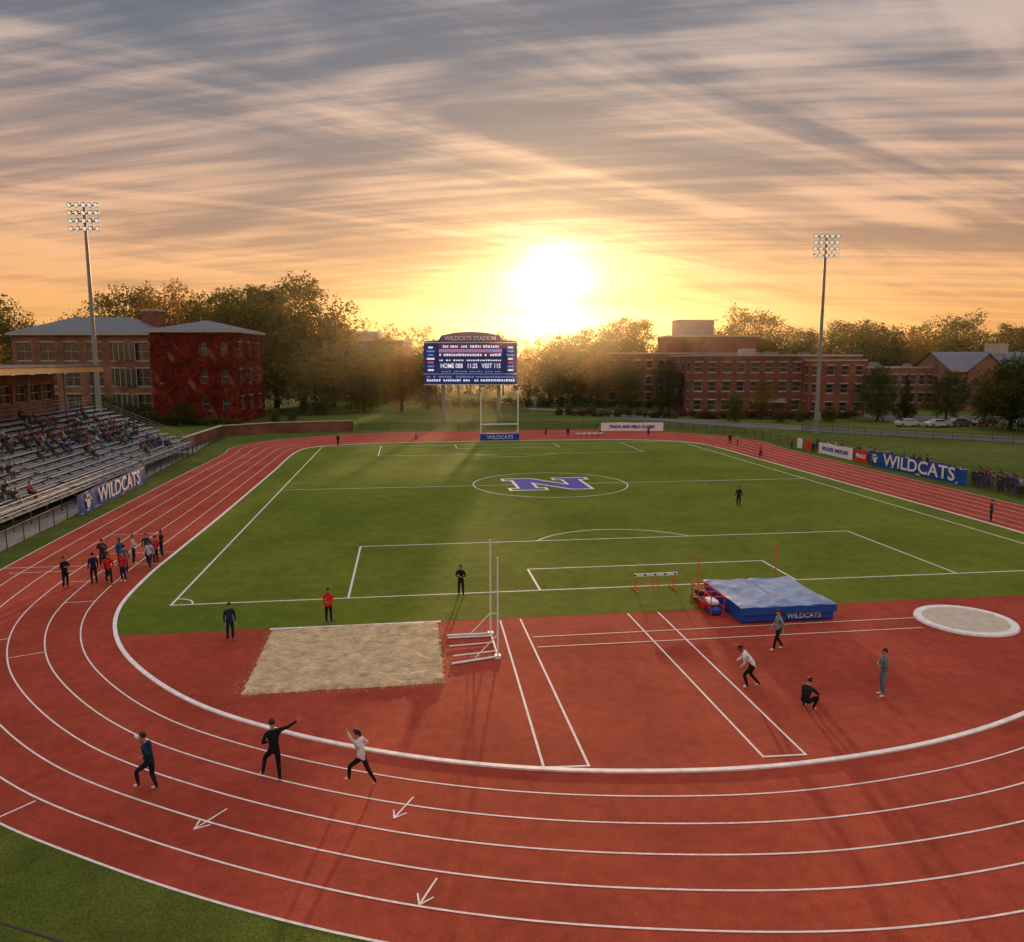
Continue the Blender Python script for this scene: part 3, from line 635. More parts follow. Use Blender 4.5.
def tree_mesh(seed,H,rad,kind='round',n=4500,size=.3,leaf=M_leafA,trunkfrac=.25):
    rg=np.random.RandomState(seed); rn=random.Random(seed); mb=MB()
    tr=H*.018+.08; top=Vector((rn.uniform(-.5,.5),rn.uniform(-.5,.5),H*.72))
    mid=Vector((rn.uniform(-.3,.3),rn.uniform(-.3,.3),H*trunkfrac))
    mb.tube((0,0,-.1),mid,tr*1.25,tr,7,cap=False); mb.tube(mid,top,tr,tr*.3,6,cap=False)
    cl=[]
    nb=36
    for i in range(nb):
        f=(i+.5)/nb; a_=i*2.4+rn.uniform(-.4,.4)
        z=H*(trunkfrac+(1-trunkfrac)*f*.95)
        if kind=='round': env=rad*math.sqrt(max(.05,1-((f-.42)/.62)**2))
        elif kind=='cone': env=rad*(1.05-f)
        else: env=rad*math.sqrt(max(.04,1-((f-.45)/.58)**2))
        rr=env*rn.uniform(.25,.85); p_=Vector((math.cos(a_)*rr,math.sin(a_)*rr,z+rn.uniform(-.04,.04)*H))
        st=mid.lerp(top,max(0,min(1,f*.8-.05))); mb.tube(st,p_,tr*.3,tr*.06,4,cap=False)
        cr=max(.15*rad,env*rn.uniform(.3,.5)); cl.append((*p_,cr))
        for k in range(4):
            o_=np.array(rg.normal(0,1,3)); o_/=np.linalg.norm(o_); cl.append((p_.x+o_[0]*cr,p_.y+o_[1]*cr,p_.z+o_[2]*cr*.8,cr*rn.uniform(.35,.6)))
    cl=np.array(cl); V=leafset(rg,cl,n,rad,size)
    i0=len(mb.v); mb.v+=[tuple(v) for v in V.tolist()]; k=len(V)//4
    mb.f+=[(i0+4*i,i0+4*i+1,i0+4*i+2,i0+4*i+3) for i in range(k)]; mb.m+=[1]*k
    me=bpy.data.meshes.new('tree_mesh'); me.from_pydata(mb.v,[],mb.f); me.update(); me.materials.append(M_bark); me.materials.append(leaf)
    me.polygons.foreach_set('material_index',mb.m); return me
PT={
 'r1':tree_mesh(1,16,6.8,'round',16000,.18,M_leafA,.18),'r2':tree_mesh(2,16,7.2,'round',16000,.18,M_leafA,.2),'r3':tree_mesh(3,16,6.4,'oval',15000,.18,M_leafB,.14),
 'g1':tree_mesh(4,16,6.5,'oval',12000,.18,M_leafC,.16),'d1':tree_mesh(5,16,6.8,'round',13000,.18,M_leafD,.1),'c1':tree_mesh(6,16,4.2,'cone',9000,.17,M_leafD,.06),'o1':tree_mesh(8,16,5.8,'oval',13000,.18,M_leafA,.08)}
def tree(key,u,D,H,wscale=1.0,name='deciduous_tree',rz=None):
    o=bpy.data.objects.new(name,PT[key]); COL.objects.link(o); o.location=W((u-512)*D/772,D); s=H/16*1.03
    o.scale=(s*wscale,s*wscale,s); o.rotation_euler[2]=random.uniform(0,6.3) if rz is None else rz; return o
def TH(vt,D): return 12+(360-vt)*D/772
for k,u,D,vt,ws in [('r1',252,186,288,1.05),('r2',303,182,283,1.05),('r3',278,195,292,1),('r1',335,200,316,.8),('r2',140,205,292,1),('g1',178,204,290,1.0),('r3',215,200,298,.9),('r3',5,190,302,.9),('g1',-30,170,320,1),
 ('o1',317,172,347,1.05),('o1',365,178,353,.95),('g1',402,182,350,.9),('o1',428,190,345,.8),('r3',385,215,338,.9),
 ('g1',528,205,352,.85),('o1',548,200,352,.9),('o1',574,205,350,.95),('g1',598,200,352,.95),('o1',628,190,357,.9),('d1',668,175,360,.85),('r3',560,235,336,1.05),('r1',625,240,318,1.1),('r3',590,245,330,1.05),
 ('r2',745,250,313,1.1),('r3',700,255,325,1.1),('r1',850,245,320,1.1),('r3',880,225,328,1.0),('r2',952,250,318,1.1),('r1',1015,235,325,1.0),('g1',905,230,333,1.1),('r3',800,255,332,1.1),
 ('d1',877,152,366,.9),('c1',905,160,375,1.2),('d1',946,158,370,.85),('d1',1010,135,356,1.15),('d1',1038,128,350,1.1),('o1',985,160,372,.8),('g1',762,158,380,.8),('o1',735,150,392,.9)]:
    tree(k,u,D,TH(vt,D),ws,'conifer_tree' if k=='c1' else 'deciduous_tree')
for u,D,H in[(108,138,5.5),(128,135,4.5),(145,142,4),(182,142,4.6),(275,150,2.5),(292,152,2.2),(780,150,3),(800,152,2.6),(830,150,3)]:
    tree('d1' if H>3.5 else 'o1',u,D,H,1.3,'shrub')
mb=MB(); rg=np.random.RandomState(21); cl=[]
for i in range(230):
    u=-160+i*6.0+rg.uniform(-5,5); D=rg.uniform(262,330); vt=(336 if 430<u<680 else 328)+rg.uniform(-8,8)
    if 20<u<200: vt-=6
    H=TH(vt,D); x=(u-512)*D/772; b=W(x,D); tr=.35
    mb.tube((b.x,b.y,0),(b.x,b.y,H*.6),tr,tr*.5,5,cap=False)
    for k in range(20):
        f=rg.uniform(.03,.95); rr=H*.28*math.sqrt(max(.05,1-((f-.42)/.6)**2)); a_=rg.uniform(0,6.28); q=rr*rg.uniform(.1,.9)
        cl.append((b.x+q*math.cos(a_),b.y+q*math.sin(a_),H*f,rr*rg.uniform(.3,.55)))
V=leafset(rg,np.array(cl),170000,1,.46); i0=len(mb.v); mb.v+=[tuple(v) for v in V.tolist()]; k=len(V)//4
mb.f+=[(i0+4*i,i0+4*i+1,i0+4*i+2,i0+4*i+3) for i in range(k)]; mb.m+=[1]*k
mb.obj('distant_treeline',[M_bark,M_leafB])
def hedge(pts,h,wd,n,name,leaf):
    rg=np.random.RandomState(len(pts)*7+int(h*10)); cl=[]
    for i in range(len(pts)-1):
        p=Vector(pts[i]);q=Vector(pts[i+1]);m_=int((q-p).length/.9)
        for k in range(m_): c_=p.lerp(q,k/m_); cl.append((c_.x+rg.uniform(-.4,.4)*wd,c_.y+rg.uniform(-.4,.4)*wd,h*rg.uniform(.3,.62),h*rg.uniform(.45,.65)))
    V=leafset(rg,np.array(cl),n,1,.2); mb=MB(); mb.v=[tuple(v) for v in V.tolist()]; mb.f=[(4*i,4*i+1,4*i+2,4*i+3) for i in range(len(V)//4)]; mb.m=[0]*len(mb.f); mb.obj(name,[leaf])
hedge([W(-20,195),W(10,198),W(40,190)],2.6,2,10000,'hedge',M_leafD)
hedge([W(10,170),W(34,160),W(60,158),W(72,160)],1.8,1.5,10000,'hedge',M_leafH)
hedge([W(-66,143),W(-50,142)],1.6,1.2,3000,'hedge',M_leafB)
# ------------------------------------------------------------ cars
def car(loc,rz,colr):
    e=empty('parked_car',loc,rz); a=MB()
    prof=[(-2.2,.35),(-2.25,.75),(-2.1,.95),(-1.5,1.02),(-.95,1.42),(.65,1.45),(1.25,1.0),(2.05,.88),(2.25,.65),(2.2,.35)]
    sec=lambda y,k:[(x,y*(1 if z<1.05 else .82),z) for x,z in prof]
    A=sec(-.88,0);B=sec(.88,0); a.quad(*A); a.quad(*reversed(B))
    for i in range(len(A)): j=(i+1)%len(A); a.quad(A[i],B[i],B[j],A[j])
    o=a.obj('body',[mat('car_paint',colr,.3,.04,2,spec=.6)],e)
    a=MB()
    for s in(-1,1): a.quad(*[(x,s*y,z) for x,y,z in((-1.25,.873,1.08),(-.85,.75,1.38),(.58,.75,1.40),(.98,.873,1.08))])
    a.quad((.72,-.66,1.42),(.72,.66,1.42),(1.2,.76,1.06),(1.2,-.76,1.06)); a.quad((-1.0,-.66,1.40),(-1.0,.66,1.40),(-1.48,.76,1.06),(-1.48,-.76,1.06)); a.obj('windows',[M_glass],e)
    a=MB()
    for x in(-1.4,1.4):
        for s in(-1,1): a.tube((x,s*.7,.33),(x,s*.9,.33),.33,n=16,m=0); a.tube((x,s*.9,.33),(x,s*.91,.33),.18,n=10,m=1)
    a.obj('wheels',[M_black,M_galv],e)
for x,D,c_ in((72,140,(.4,.4,.42)),(76.8,139,(.45,.45,.45)),(81.5,141,(.08,.1,.14)),(87,142,(.2,.03,.03)),(94,140,(.4,.4,.4))):
    car(W(x,D),random.uniform(-.2,.1)+(R(0) if c_[0]>.2 else R(180)),c_)
for x,D in((58,150),(84,146),(98,133)):
    e=empty('street_lamp',W(x,D),-YAW); a=MB(); a.tube((0,0,0),(0,0,6.4),.08,.05,8); a.tube((0,0,6.3),(-1.1,0,6.6),.04,n=6); a.box((-1.5,-.12,6.5),(-1.0,.12,6.66)); a.obj('lamp_post',[M_dark],e)
# ------------------------------------------------------------ people
SKIN=mat('skin',(.40,.22,.15),.55,.08,8); SKIN2=mat('skin_dark',(.16,.085,.05),.55,.08,8)
HAIR=mat('hair',(.02,.014,.01),.6,.2,30); SHOE=mat('shoes',(.12,.12,.12),.5,.2,9); SHOEW=mat('shoes_white',(.55,.55,.5),.5,.1,9); EYE=mat('eyes',(.02,.02,.02),.3); LIP=mat('lips',(.3,.1,.09),.5)
_cm={}
def cloth(c_):
    if c_ not in _cm: _cm[c_]=mat('cloth',c_,.9,.3,7,.5,9,spec=.1)
    return _cm[c_]
def randcloth(name,cols):
    m=bpy.data.materials.new(name); m.use_nodes=True; nt=m.node_tree; b=nt.nodes['Principled BSDF']; b.inputs['Roughness'].default_value=.9
    oi=nt.nodes.new('ShaderNodeObjectInfo'); r=nt.nodes.new('ShaderNodeValToRGB'); r.color_ramp.interpolation='CONSTANT'
    el=r.color_ramp.elements
    while len(el)<len(cols): el.new(.5)
    for i,c_ in enumerate(cols): el[i].position=i/len(cols); el[i].color=(*c_,1)
    nt.links.new(oi.outputs['Random'],r.inputs[0]); nt.links.new(r.outputs[0],b.inputs['Base Color']); return m
CT=randcloth('crowd_top',[(.02,.025,.05),(.3,.3,.3),(.3,.03,.03),(.02,.02,.02),(.03,.05,.2),(.06,.06,.07),(.4,.38,.36),(.02,.03,.08),(.15,.12,.1),(.03,.03,.03),(.2,.02,.02),(.05,.1,.2),(.018,.018,.02),(.04,.03,.03),(.02,.02,.05),(.1,.09,.09)])
CB=randcloth('crowd_bottom',[(.02,.02,.03),(.05,.07,.14),(.03,.03,.03),(.12,.1,.08),(.02,.025,.05),(.06,.06,.06)])
STAND=dict(pel=(0,0,.95),sp=(0,0,1.12),ch=(0,.0,1.33),nk=(0,-.01,1.47),h1=(0,.02,1.56),h2=(0,.02,1.64),h3=(0,.0,1.71),
 shL=(-.17,0,1.40),elL=(-.23,-.02,1.13),wrL=(-.24,.06,.90),hnL=(-.24,.09,.84),shR=(.17,0,1.40),elR=(.23,-.02,1.13),wrR=(.24,.06,.90),hnR=(.24,.09,.84),
 hpL=(-.09,0,.88),knL=(-.11,.02,.49),anL=(-.12,-.03,.09),toL=(-.14,.14,.045),hpR=(.09,0,.88),knR=(.11,.02,.49),anR=(.12,-.03,.09),toR=(.14,.14,.045))
RAD=dict(pel=(.15,.11),sp=(.135,.10),ch=(.155,.105),nk=(.055,.055),h1=(.065,.075),h2=(.078,.095),h3=(.055,.07),sh=(.07,.07),el=(.047,.047),wr=(.032,.032),hn=(.03,.036),hp=(.10,.10),kn=(.068,.068),an=(.045,.045),to=(.04,.035))
def person_mesh(pose,mats,sub=1,detail=True,long_hair=False):
    J=dict(STAND); J.update(pose); keys=list(J.keys()); E=[('pel','sp'),('sp','ch'),('ch','nk'),('nk','h1'),('h1','h2'),('h2','h3')]
    for s in'LR': E+=[('ch','sh'+s),('sh'+s,'el'+s),('el'+s,'wr'+s),('wr'+s,'hn'+s),('pel','hp'+s),('hp'+s,'kn'+s),('kn'+s,'an'+s),('an'+s,'to'+s)]
    me=bpy.data.meshes.new('p'); me.from_pydata([J[k] for k in keys],[(keys.index(a_),keys.index(b_)) for a_,b_ in E],[])
    ob=bpy.data.objects.new('p',me); COL.objects.link(ob); sk=ob.modifiers.new('s','SKIN'); sk.branch_smoothing=.3
    if not me.skin_vertices: 
        try: me.skin_vertices.new()
        except Exception: pass
    sd=me.skin_vertices[0].data
    for i,k in enumerate(keys):
        r=RAD.get(k) or RAD[k[:2]]; sd[i].radius=r; sd[i].use_root=(k=='pel')
    if sub:
        ss=ob.modifiers.new('u','SUBSURF'); ss.levels=sub; ss.render_levels=sub
    bpy.context.view_layer.update()
    em=bpy.data.meshes.new_from_object(ob.evaluated_get(bpy.context.evaluated_depsgraph_get())); bpy.data.objects.remove(ob)
    bones=[]
    V3={k:Vector(J[k]) for k in keys}
    for a_,b_ in E:
        mi=1
        if b_ in('h1','h2','h3'): mi=0
        elif a_[:2]=='wr': mi=0
        elif b_[:2] in('hp','kn'): mi=2
        elif b_[:2]=='an': mi=2
        elif b_[:2]=='to': mi=3
        bones.append((V3[a_],V3[b_],mi,(RAD.get(b_) or RAD[b_[:2]])[0]))
    em.materials.clear()
    for m_ in mats: em.materials.append(m_)
    hd=V3['h2']; up=(V3['h3']-V3['nk']).normalized()
    for p in em.polygons:
        c_=p.center; best=9;mi=0
        for a_,b_,m_,r in bones:
            ab=b_-a_; t_=max(0,min(1,(c_-a_).dot(ab)/max(1e-6,ab.length_squared))); d_=(c_-(a_+ab*t_)).length-r
            if d_<best: best=d_;mi=m_
        p.material_index=mi; p.use_smooth=True
    bm=bmesh.new(); bm.from_mesh(em)
    Rz=Vector((0,0,1)).rotation_difference(up).to_matrix().to_4x4()
    def ico(center,sc,mi,sub_=1,filt=None):
        r=bmesh.ops.create_icosphere(bm,subdivisions=sub_,radius=1); vs=r['verts']
        fs={f for v in vs for f in v.link_faces}
        if filt:
            dl=[f for f in fs if not filt(f.calc_center_median())]; 
            bmesh.ops.delete(bm,geom=dl,context='FACES_ONLY'); fs=[f for f in fs if f.is_valid]
        for f in fs: f.material_index=mi; f.smooth=True
        for v in vs:
            if v.is_valid: v.co=Rz@Vector((v.co.x*sc[0],v.co.y*sc[1],v.co.z*sc[2]))+center
    ico(hd+Rz@Vector((0,-.012,.025)),(.088,.108,.105),4,2,lambda c_: c_.z>.15 or (c_.y<-.15 and c_.z>(-1.1 if long_hair else -.45)))
    if detail:
        if long_hair:
            ico(hd+Rz@Vector((0,-.13,-.03)),(.035,.05,.11),4,1)
        for s in(-1,1):
            ico(hd+Rz@Vector((s*.032,.088,.0)),(.014,.010,.009),5,1); ico(hd+Rz@Vector((s*.082,-.0,-.01)),(.014,.025,.034),0,1)
        ico(hd+Rz@Vector((0,.1,-.025)),(.014,.022,.024),0,1); ico(hd+Rz@Vector((0,.09,-.06)),(.026,.01,.008),6,1)
        for s in'LR':
            w0=V3['wr'+s];h0=V3['hn'+s]; d=(h0-w0).normalized(); sd_=d.cross(Vector((0,1,0.2)))
            if sd_.length<.2: sd_=d.cross(Vector((1,0,0)))
            sd_.normalize(); nn=d.cross(sd_).normalized()
            for k in range(5):
                if k<4: b0=h0+sd_*(-.03+.02*k); ln_=[.07,.085,.08,.062][k]; dd=(d+sd_*(-.12+.08*k)).normalized(); curl=nn*.25
                else: b0=w0.lerp(h0,.4)+sd_*(-.03); ln_=.06; dd=(d*.6-sd_).normalized(); curl=nn*.1
                pts=[b0,b0+dd*ln_*.5,b0+dd*ln_*.8+curl*ln_*.6+dd*ln_*.1]
                for (p,q,r0,r1) in((pts[0],pts[1],.011,.0095),(pts[1],pts[2],.0095,.007)):
                    ax=(q-p); u=ax.orthogonal().normalized(); w_=ax.normalized().cross(u); vv=[]
                    for c_,r in((p,r0),(q,r1)):
                        for t_ in range(5): vv.append(bm.verts.new(c_+u*math.cos(t_*1.2566)*r+w_*math.sin(t_*1.2566)*r))
                    for t_ in range(5): f=bm.faces.new((vv[t_],vv[(t_+1)%5],vv[5+(t_+1)%5],vv[5+t_])); f.material_index=0
                    f=bm.faces.new(vv[5:]); f.material_index=0
    bm.to_mesh(em); bm.free(); return em
def person(name,x,y,pose,top,bot,face,H=1.75,sk=None,shoe=None,detail=True,long_hair=False,z=0):
    me=person_mesh(pose,[sk or SKIN,cloth(top),cloth(bot),shoe or SHOE,HAIR,EYE,LIP],1,detail,long_hair)
    zmin=min(v.co.z for v in me.vertices); s=H/1.77
    o=bpy.data.objects.new(name,me); COL.objects.link(o); o.scale=(s,s,s); o.location=(x,y,z+.006-zmin*s); o.rotation_euler[2]=face; return o
RUN=dict(pel=(0,0,.93),sp=(0,.03,1.1),ch=(0,.08,1.31),nk=(0,.11,1.45),h1=(0,.15,1.54),h2=(0,.16,1.62),h3=(0,.14,1.69),shL=(-.17,.07,1.38),shR=(.17,.09,1.38),
 elL=(-.25,-.16,1.2),wrL=(-.2,.05,1.08),hnL=(-.19,.12,1.10),elR=(.24,.2,1.15),wrR=(.14,.38,1.28),hnR=(.12,.42,1.34),
 hpL=(-.09,0,.87),knL=(-.10,.36,.66),anL=(-.10,.22,.26),toL=(-.10,.38,.2),hpR=(.09,0,.87),knR=(.1,-.08,.47),anR=(.1,-.3,.12),toR=(.1,-.16,.04))
BOT=dict(RUN); BOT.update(elR=(.26,.12,1.15),wrR=(.10,.26,1.42),hnR=(.06,.28,1.48),knL=(-.1,.36,.62),anL=(-.1,.30,.22),toL=(-.1,.46,.2),knR=(.1,.02,.48),anR=(.1,-.10,.09),toR=(.1,.07,.045))
r_=person('runner',-7.3,21.4,BOT,(.012,.025,.055),(.012,.016,.03),R(75),1.80,shoe=SHOEW)
a=MB(); a.tube((.08,.27,1.46),(.03,.42,1.60),.035,.03,8); a.tube((.03,.42,1.60),(.02,.45,1.63),.015,.012,6,m=1); a.obj('water_bottle',[M_white,M_blue],r_)
PNT=dict(RUN); PNT.update(elR=(.42,.10,1.42),wrR=(.66,.16,1.50),hnR=(.74,.18,1.53),elL=(-.3,-.02,1.16),wrL=(-.16,.16,1.08),hnL=(-.12,.2,1.06),knL=(-.2,.3,.58),anL=(-.3,.16,.2),toL=(-.36,.30,.14),knR=(.1,-.02,.47),anR=(.1,-.14,.09),toR=(.12,.02,.04))
person('runner',-3.95,21.55,PNT,(.010,.012,.015),(.012,.012,.015),R(20),1.84,shoe=SHOEW)
UPA=dict(RUN); UPA.update(elL=(-.3,.12,1.55),wrL=(-.36,.22,1.80),hnL=(-.37,.24,1.88),elR=(.3,-.05,1.2),wrR=(.34,.12,1.05),hnR=(.35,.17,1.0),knL=(-.12,.34,.6),anL=(-.12,.36,.2),toL=(-.12,.52,.17),knR=(.1,-.14,.5),anR=(.1,-.40,.15),toR=(.1,-.30,.045))
person('runner',-1.45,20.95,UPA,(.60,.57,.57),(.012,.012,.015),R(62),1.72,long_hair=True,shoe=SHOEW)
person('official',-7.7,33.3,dict(),(.015,.028,.055),(.015,.02,.04),R(-150),1.74)
HIP=dict(elR=(.34,-.06,1.18),wrR=(.2,.08,1.05),hnR=(.14,.1,1.04))
person('official',-3.7,34.95,dict(elL=(-.24,.06,1.14),wrL=(-.12,.22,1.12),hnL=(-.06,.24,1.12)),(.55,.02,.02),(.015,.015,.02),R(170),1.74)
CROSS=dict(elL=(-.26,.03,1.15),wrL=(-.02,.2,1.18),hnL=(.07,.19,1.2),elR=(.26,.03,1.15),wrR=(.02,.22,1.14),hnR=(-.07,.2,1.14))
person('official',2.6,38.2,CROSS,(.012,.012,.016),(.015,.015,.02),R(165),1.72)
person('athlete',-18.1,42.6,CROSS,(.012,.014,.02),(.012,.014,.02),R(-120),1.78)
WALK=dict(knL=(-.11,.16,.5),anL=(-.12,.22,.1),toL=(-.13,.39,.06),knR=(.11,.0,.5),anR=(.12,-.26,.12),toR=(.12,-.1,.045),elL=(-.23,-.1,1.14),wrL=(-.24,-.08,.9),hnL=(-.24,-.06,.84),elR=(.23,.05,1.13),wrR=(.22,.2,.93),hnR=(.22,.24,.88))
grp=[(-16.9,43.2,(.015,.02,.04),(.015,.015,.02),40),(-17.3,45.8,(.02,.02,.03),(.02,.02,.03),120),(-16.1,43.1,(.5,.02,.02),(.02,.02,.02),200),(-15.5,43.5,(.45,.03,.03),(.02,.03,.06),160),(-16.7,46.6,(.03,.08,.2),(.02,.02,.03),240),(-16.2,47.3,(.5,.5,.5),(.02,.02,.02),300),(-15.7,48.1,(.02,.03,.06),(.02,.02,.03),180),(-15.1,48.9,(.02,.02,.02),(.02,.02,.03),90),(-16.0,45.2,(.1,.12,.16),(.02,.02,.03),10),(-17.8,46.9,(.02,.03,.06),(.02,.02,.02),20),(-14.9,46.0,(.4,.42,.45),(.02,.03,.08),170),(-16.6,44.3,(.02,.02,.03),(.03,.03,.04),260),(-15.0,47.4,(.45,.04,.04),(.02,.02,.03),60)]
for i,(x,y,t1,b1,f) in enumerate(grp):
    person('athlete',x,y,[dict(),CROSS,WALK,HIP][i%4],t1,b1,R(f),random.uniform(1.68,1.82),sk=[SKIN,SKIN2][i%3==1],shoe=[SHOE,SHOEW][i%2],detail=False,long_hair=i%4==0)
person('athlete',27.0,59.5,WALK,(.015,.015,.02),(.015,.015,.02),R(150),1.8)
person('athlete',43.3,89.7,CROSS,(.5,.05,.04),(.02,.02,.02),R(120),1.75,detail=False)
person('athlete',-9.6,110.6,{},(.02,.02,.02),(.02,.02,.03),R(150),1.75,detail=False)
person('athlete',1.4,115.9,WALK,(.3,.3,.3),(.02,.02,.03),R(200),1.75,detail=False)
for i,(x,y) in enumerate([(25,118),(30.5,119.5),(22,121),(45.5,104),(46.3,103.2),(38,118),(51.6,92.2),(52,80),(51.7,98)]):
    person('athlete',x,y,[WALK,{},HIP][i%3],[(.02,.02,.03),(.3,.3,.32),(.35,.03,.03)][i%3],(.02,.02,.03),R(60*i),1.75,detail=False)
person('athlete',43.2,51.3,CROSS,(.03,.05,.1),(.02,.025,.05),R(60),1.75,detail=False)
person('athlete',15.2,29.1,WALK,(.20,.23,.27),(.015,.015,.02),R(85),1.80,shoe=SHOEW)
BEND=dict(pel=(0,-.12,.88),sp=(0,-.02,1.03),ch=(0,.16,1.18),nk=(0,.27,1.27),h1=(0,.33,1.34),h2=(0,.36,1.40),h3=(0,.38,1.47),shL=(-.17,.2,1.22),shR=(.17,.22,1.22),
 elL=(-.22,.16,.96),wrL=(-.16,.3,.78),hnL=(-.14,.33,.72),elR=(.24,.3,.98),wrR=(.18,.46,.86),hnR=(.17,.5,.81),hpL=(-.1,-.12,.82),knL=(-.13,.18,.5),anL=(-.14,.04,.09),toL=(-.15,.2,.045),hpR=(.1,-.12,.82),knR=(.13,.0,.47),anR=(.14,-.34,.12),toR=(.15,-.18,.045))
person('athlete',12.4,25.75,BEND,(.60,.58,.6),(.012,.012,.015),R(60),1.86,sk=SKIN2,shoe=SHOEW)
CRO=dict(pel=(0,-.14,.36),sp=(0,-.12,.54),ch=(0,-.02,.74),nk=(0,.04,.87),h1=(0,.08,.95),h2=(0,.1,1.02),h3=(0,.09,1.09),shL=(-.18,-.02,.8),shR=(.18,-.02,.8),elL=(-.28,.16,.6),wrL=(-.2,.36,.52),hnL=(-.16,.41,.5),elR=(.28,.16,.6),wrR=(.2,.36,.52),hnR=(.16,.41,.5),
 hpL=(-.1,-.12,.34),knL=(-.22,.3,.46),anL=(-.18,.06,.09),toL=(-.2,.22,.045),hpR=(.1,-.12,.34),knR=(.22,.3,.46),anR=(.18,.06,.09),toR=(.2,.22,.045))
person('athlete',13.6,23.75,CRO,(.012,.015,.025),(.012,.012,.015),R(-60),1.8,shoe=SHOEW)
person('athlete',16.8,24.35,CROSS,(.10,.14,.15),(.12,.16,.22),R(75),1.84,shoe=SHOEW)
SIT=dict(pel=(0,0,.10),sp=(0,.02,.28),ch=(0,.05,.49),nk=(0,.07,.62),h1=(0,.1,.71),h2=(0,.11,.79),h3=(0,.09,.86),shL=(-.17,.05,.55),shR=(.17,.05,.55),elL=(-.24,.14,.3),wrL=(-.13,.34,.2),hnL=(-.1,.4,.2),elR=(.24,.14,.3),wrR=(.13,.34,.2),hnR=(.1,.4,.2),
 hpL=(-.09,.04,.08),knL=(-.13,.46,.1),anL=(-.13,.42,-.33),toL=(-.14,.58,-.37),hpR=(.09,.04,.08),knR=(.13,.46,.1),anR=(.13,.42,-.33),toR=(.14,.58,-.37))
S2=dict(SIT); S2.update(elL=(-.22,.22,.42),wrL=(-.06,.3,.62),hnL=(-.02,.3,.68),ch=(0,.12,.47),nk=(0,.18,.6),h1=(0,.22,.68),h2=(0,.24,.76),h3=(0,.23,.83))
cm=[SKIN,CT,CB,SHOE,HAIR,EYE,LIP]; cm2=[SKIN2,CT,CB,SHOE,HAIR,EYE,LIP]
sit=[person_mesh(SIT,cm,0,False),person_mesh(S2,cm,0,False,True),person_mesh(SIT,cm2,0,False),person_mesh(S2,cm,0,False)]
std=[person_mesh({},cm,1,False),person_mesh(CROSS,cm,1,False,True),person_mesh(WALK,cm2,1,False),person_mesh(HIP,cm,1,False),person_mesh(dict(elL=(-.25,.1,1.2),wrL=(-.2,.2,1.4),hnL=(-.18,.2,1.47)),cm,1,False)]
rc=random.Random(4)
used=set()
clus=[(rc.randint(2,NR_-2),rc.uniform(48,102)) for _ in range(30)]+[(rc.randint(4,NR_-1),rc.uniform(80,100)) for _ in range(14)]
for _ in range(215):
    c0=rc.choice(clus); k=min(NR_-1,max(0,c0[0]+rc.choice([-1,0,0,0,1]))); y=c0[1]+rc.gauss(0,1.6); y=min(103.5,max(40,round(y/.6)*.6))
    if (k,y) in used: continue
    used.add((k,y)); o=bpy.data.objects.new('seated_spectator',rc.choice(sit)); COL.objects.link(o)
    o.location=(bx-k*dx-.12,y,1.0+k*dz+.45); o.rotation_euler[2]=R(-90+rc.uniform(-25,25)); s=rc.uniform(.95,1.08); o.scale=(s,s,s)
for i in range(100):
    y=rc.uniform(56,98) if i>45 else rc.uniform(55,67); x=53.8+abs(rc.gauss(0,1.1))
    o=bpy.data.objects.new('spectator',rc.choice(std)); COL.objects.link(o); o.location=(x,y,.0); o.rotation_euler[2]=R(90+rc.uniform(-50,50)); s=rc.uniform(.95,1.08); o.scale=(s,s,s)
    me=o.data; o.location.z=.005-min(v.co.z for v in me.vertices)*s
# ------------------------------------------------------------ evening haze (thin real scattering air over the far campus)
hz=bpy.data.materials.new('haze_air'); hz.use_nodes=True; nt=hz.node_tree
for n in list(nt.nodes): nt.nodes.remove(n)
vs_=nt.nodes.new('ShaderNodeVolumeScatter'); vs_.inputs['Density'].default_value=.00048; vs_.inputs['Anisotropy'].default_value=.82; vs_.inputs['Color'].default_value=(1,.85,.62,1)
o_=nt.nodes.new('ShaderNodeOutputMaterial'); nt.links.new(vs_.outputs[0],o_.inputs['Volume'])
a=MB(); a.box((-700,118,.3),(700,420,34)); a.obj('haze',[hz])
# ------------------------------------------------------------ world
w=bpy.data.worlds.new('World'); scene.world=w; w.use_nodes=True; nt=w.node_tree
for n in list(nt.nodes): nt.nodes.remove(n)
out=nt.nodes.new('ShaderNodeOutputWorld'); add=nt.nodes.new('ShaderNodeAddShader')
b1=nt.nodes.new('ShaderNodeBackground'); b2=nt.nodes.new('ShaderNodeBackground')
EL=R(5.5); AZ=R(10.6)
sky=nt.nodes.new('ShaderNodeTexSky'); sky.sky_type='NISHITA'; sky.sun_disc=False; sky.sun_elevation=EL; sky.sun_rotation=AZ; sky.dust_density=1
nt.links.new(sky.outputs[0],b1.inputs[0]); b1.inputs[1].default_value=.012
tc=nt.nodes.new('ShaderNodeTexCoord'); nz=nt.nodes.new('ShaderNodeVectorMath'); nz.operation='NORMALIZE'; nt.links.new(tc.outputs['Generated'],nz.inputs[0])
sep=nt.nodes.new('ShaderNodeSeparateXYZ'); nt.links.new(nz.outputs[0],sep.inputs[0])
def math_(op,a,b=None,c_=None,clamp=False):
    n=nt.nodes.new('ShaderNodeMath'); n.operation=op; n.use_clamp=clamp
    for i,v in enumerate((a,b,c_)):
        if v is None: continue
        if isinstance(v,(int,float)): n.inputs[i].default_value=v
        else: nt.links.new(v,n.inputs[i])
    return n.outputs[0]
z=math_('MAXIMUM',sep.outputs[2],0.0)
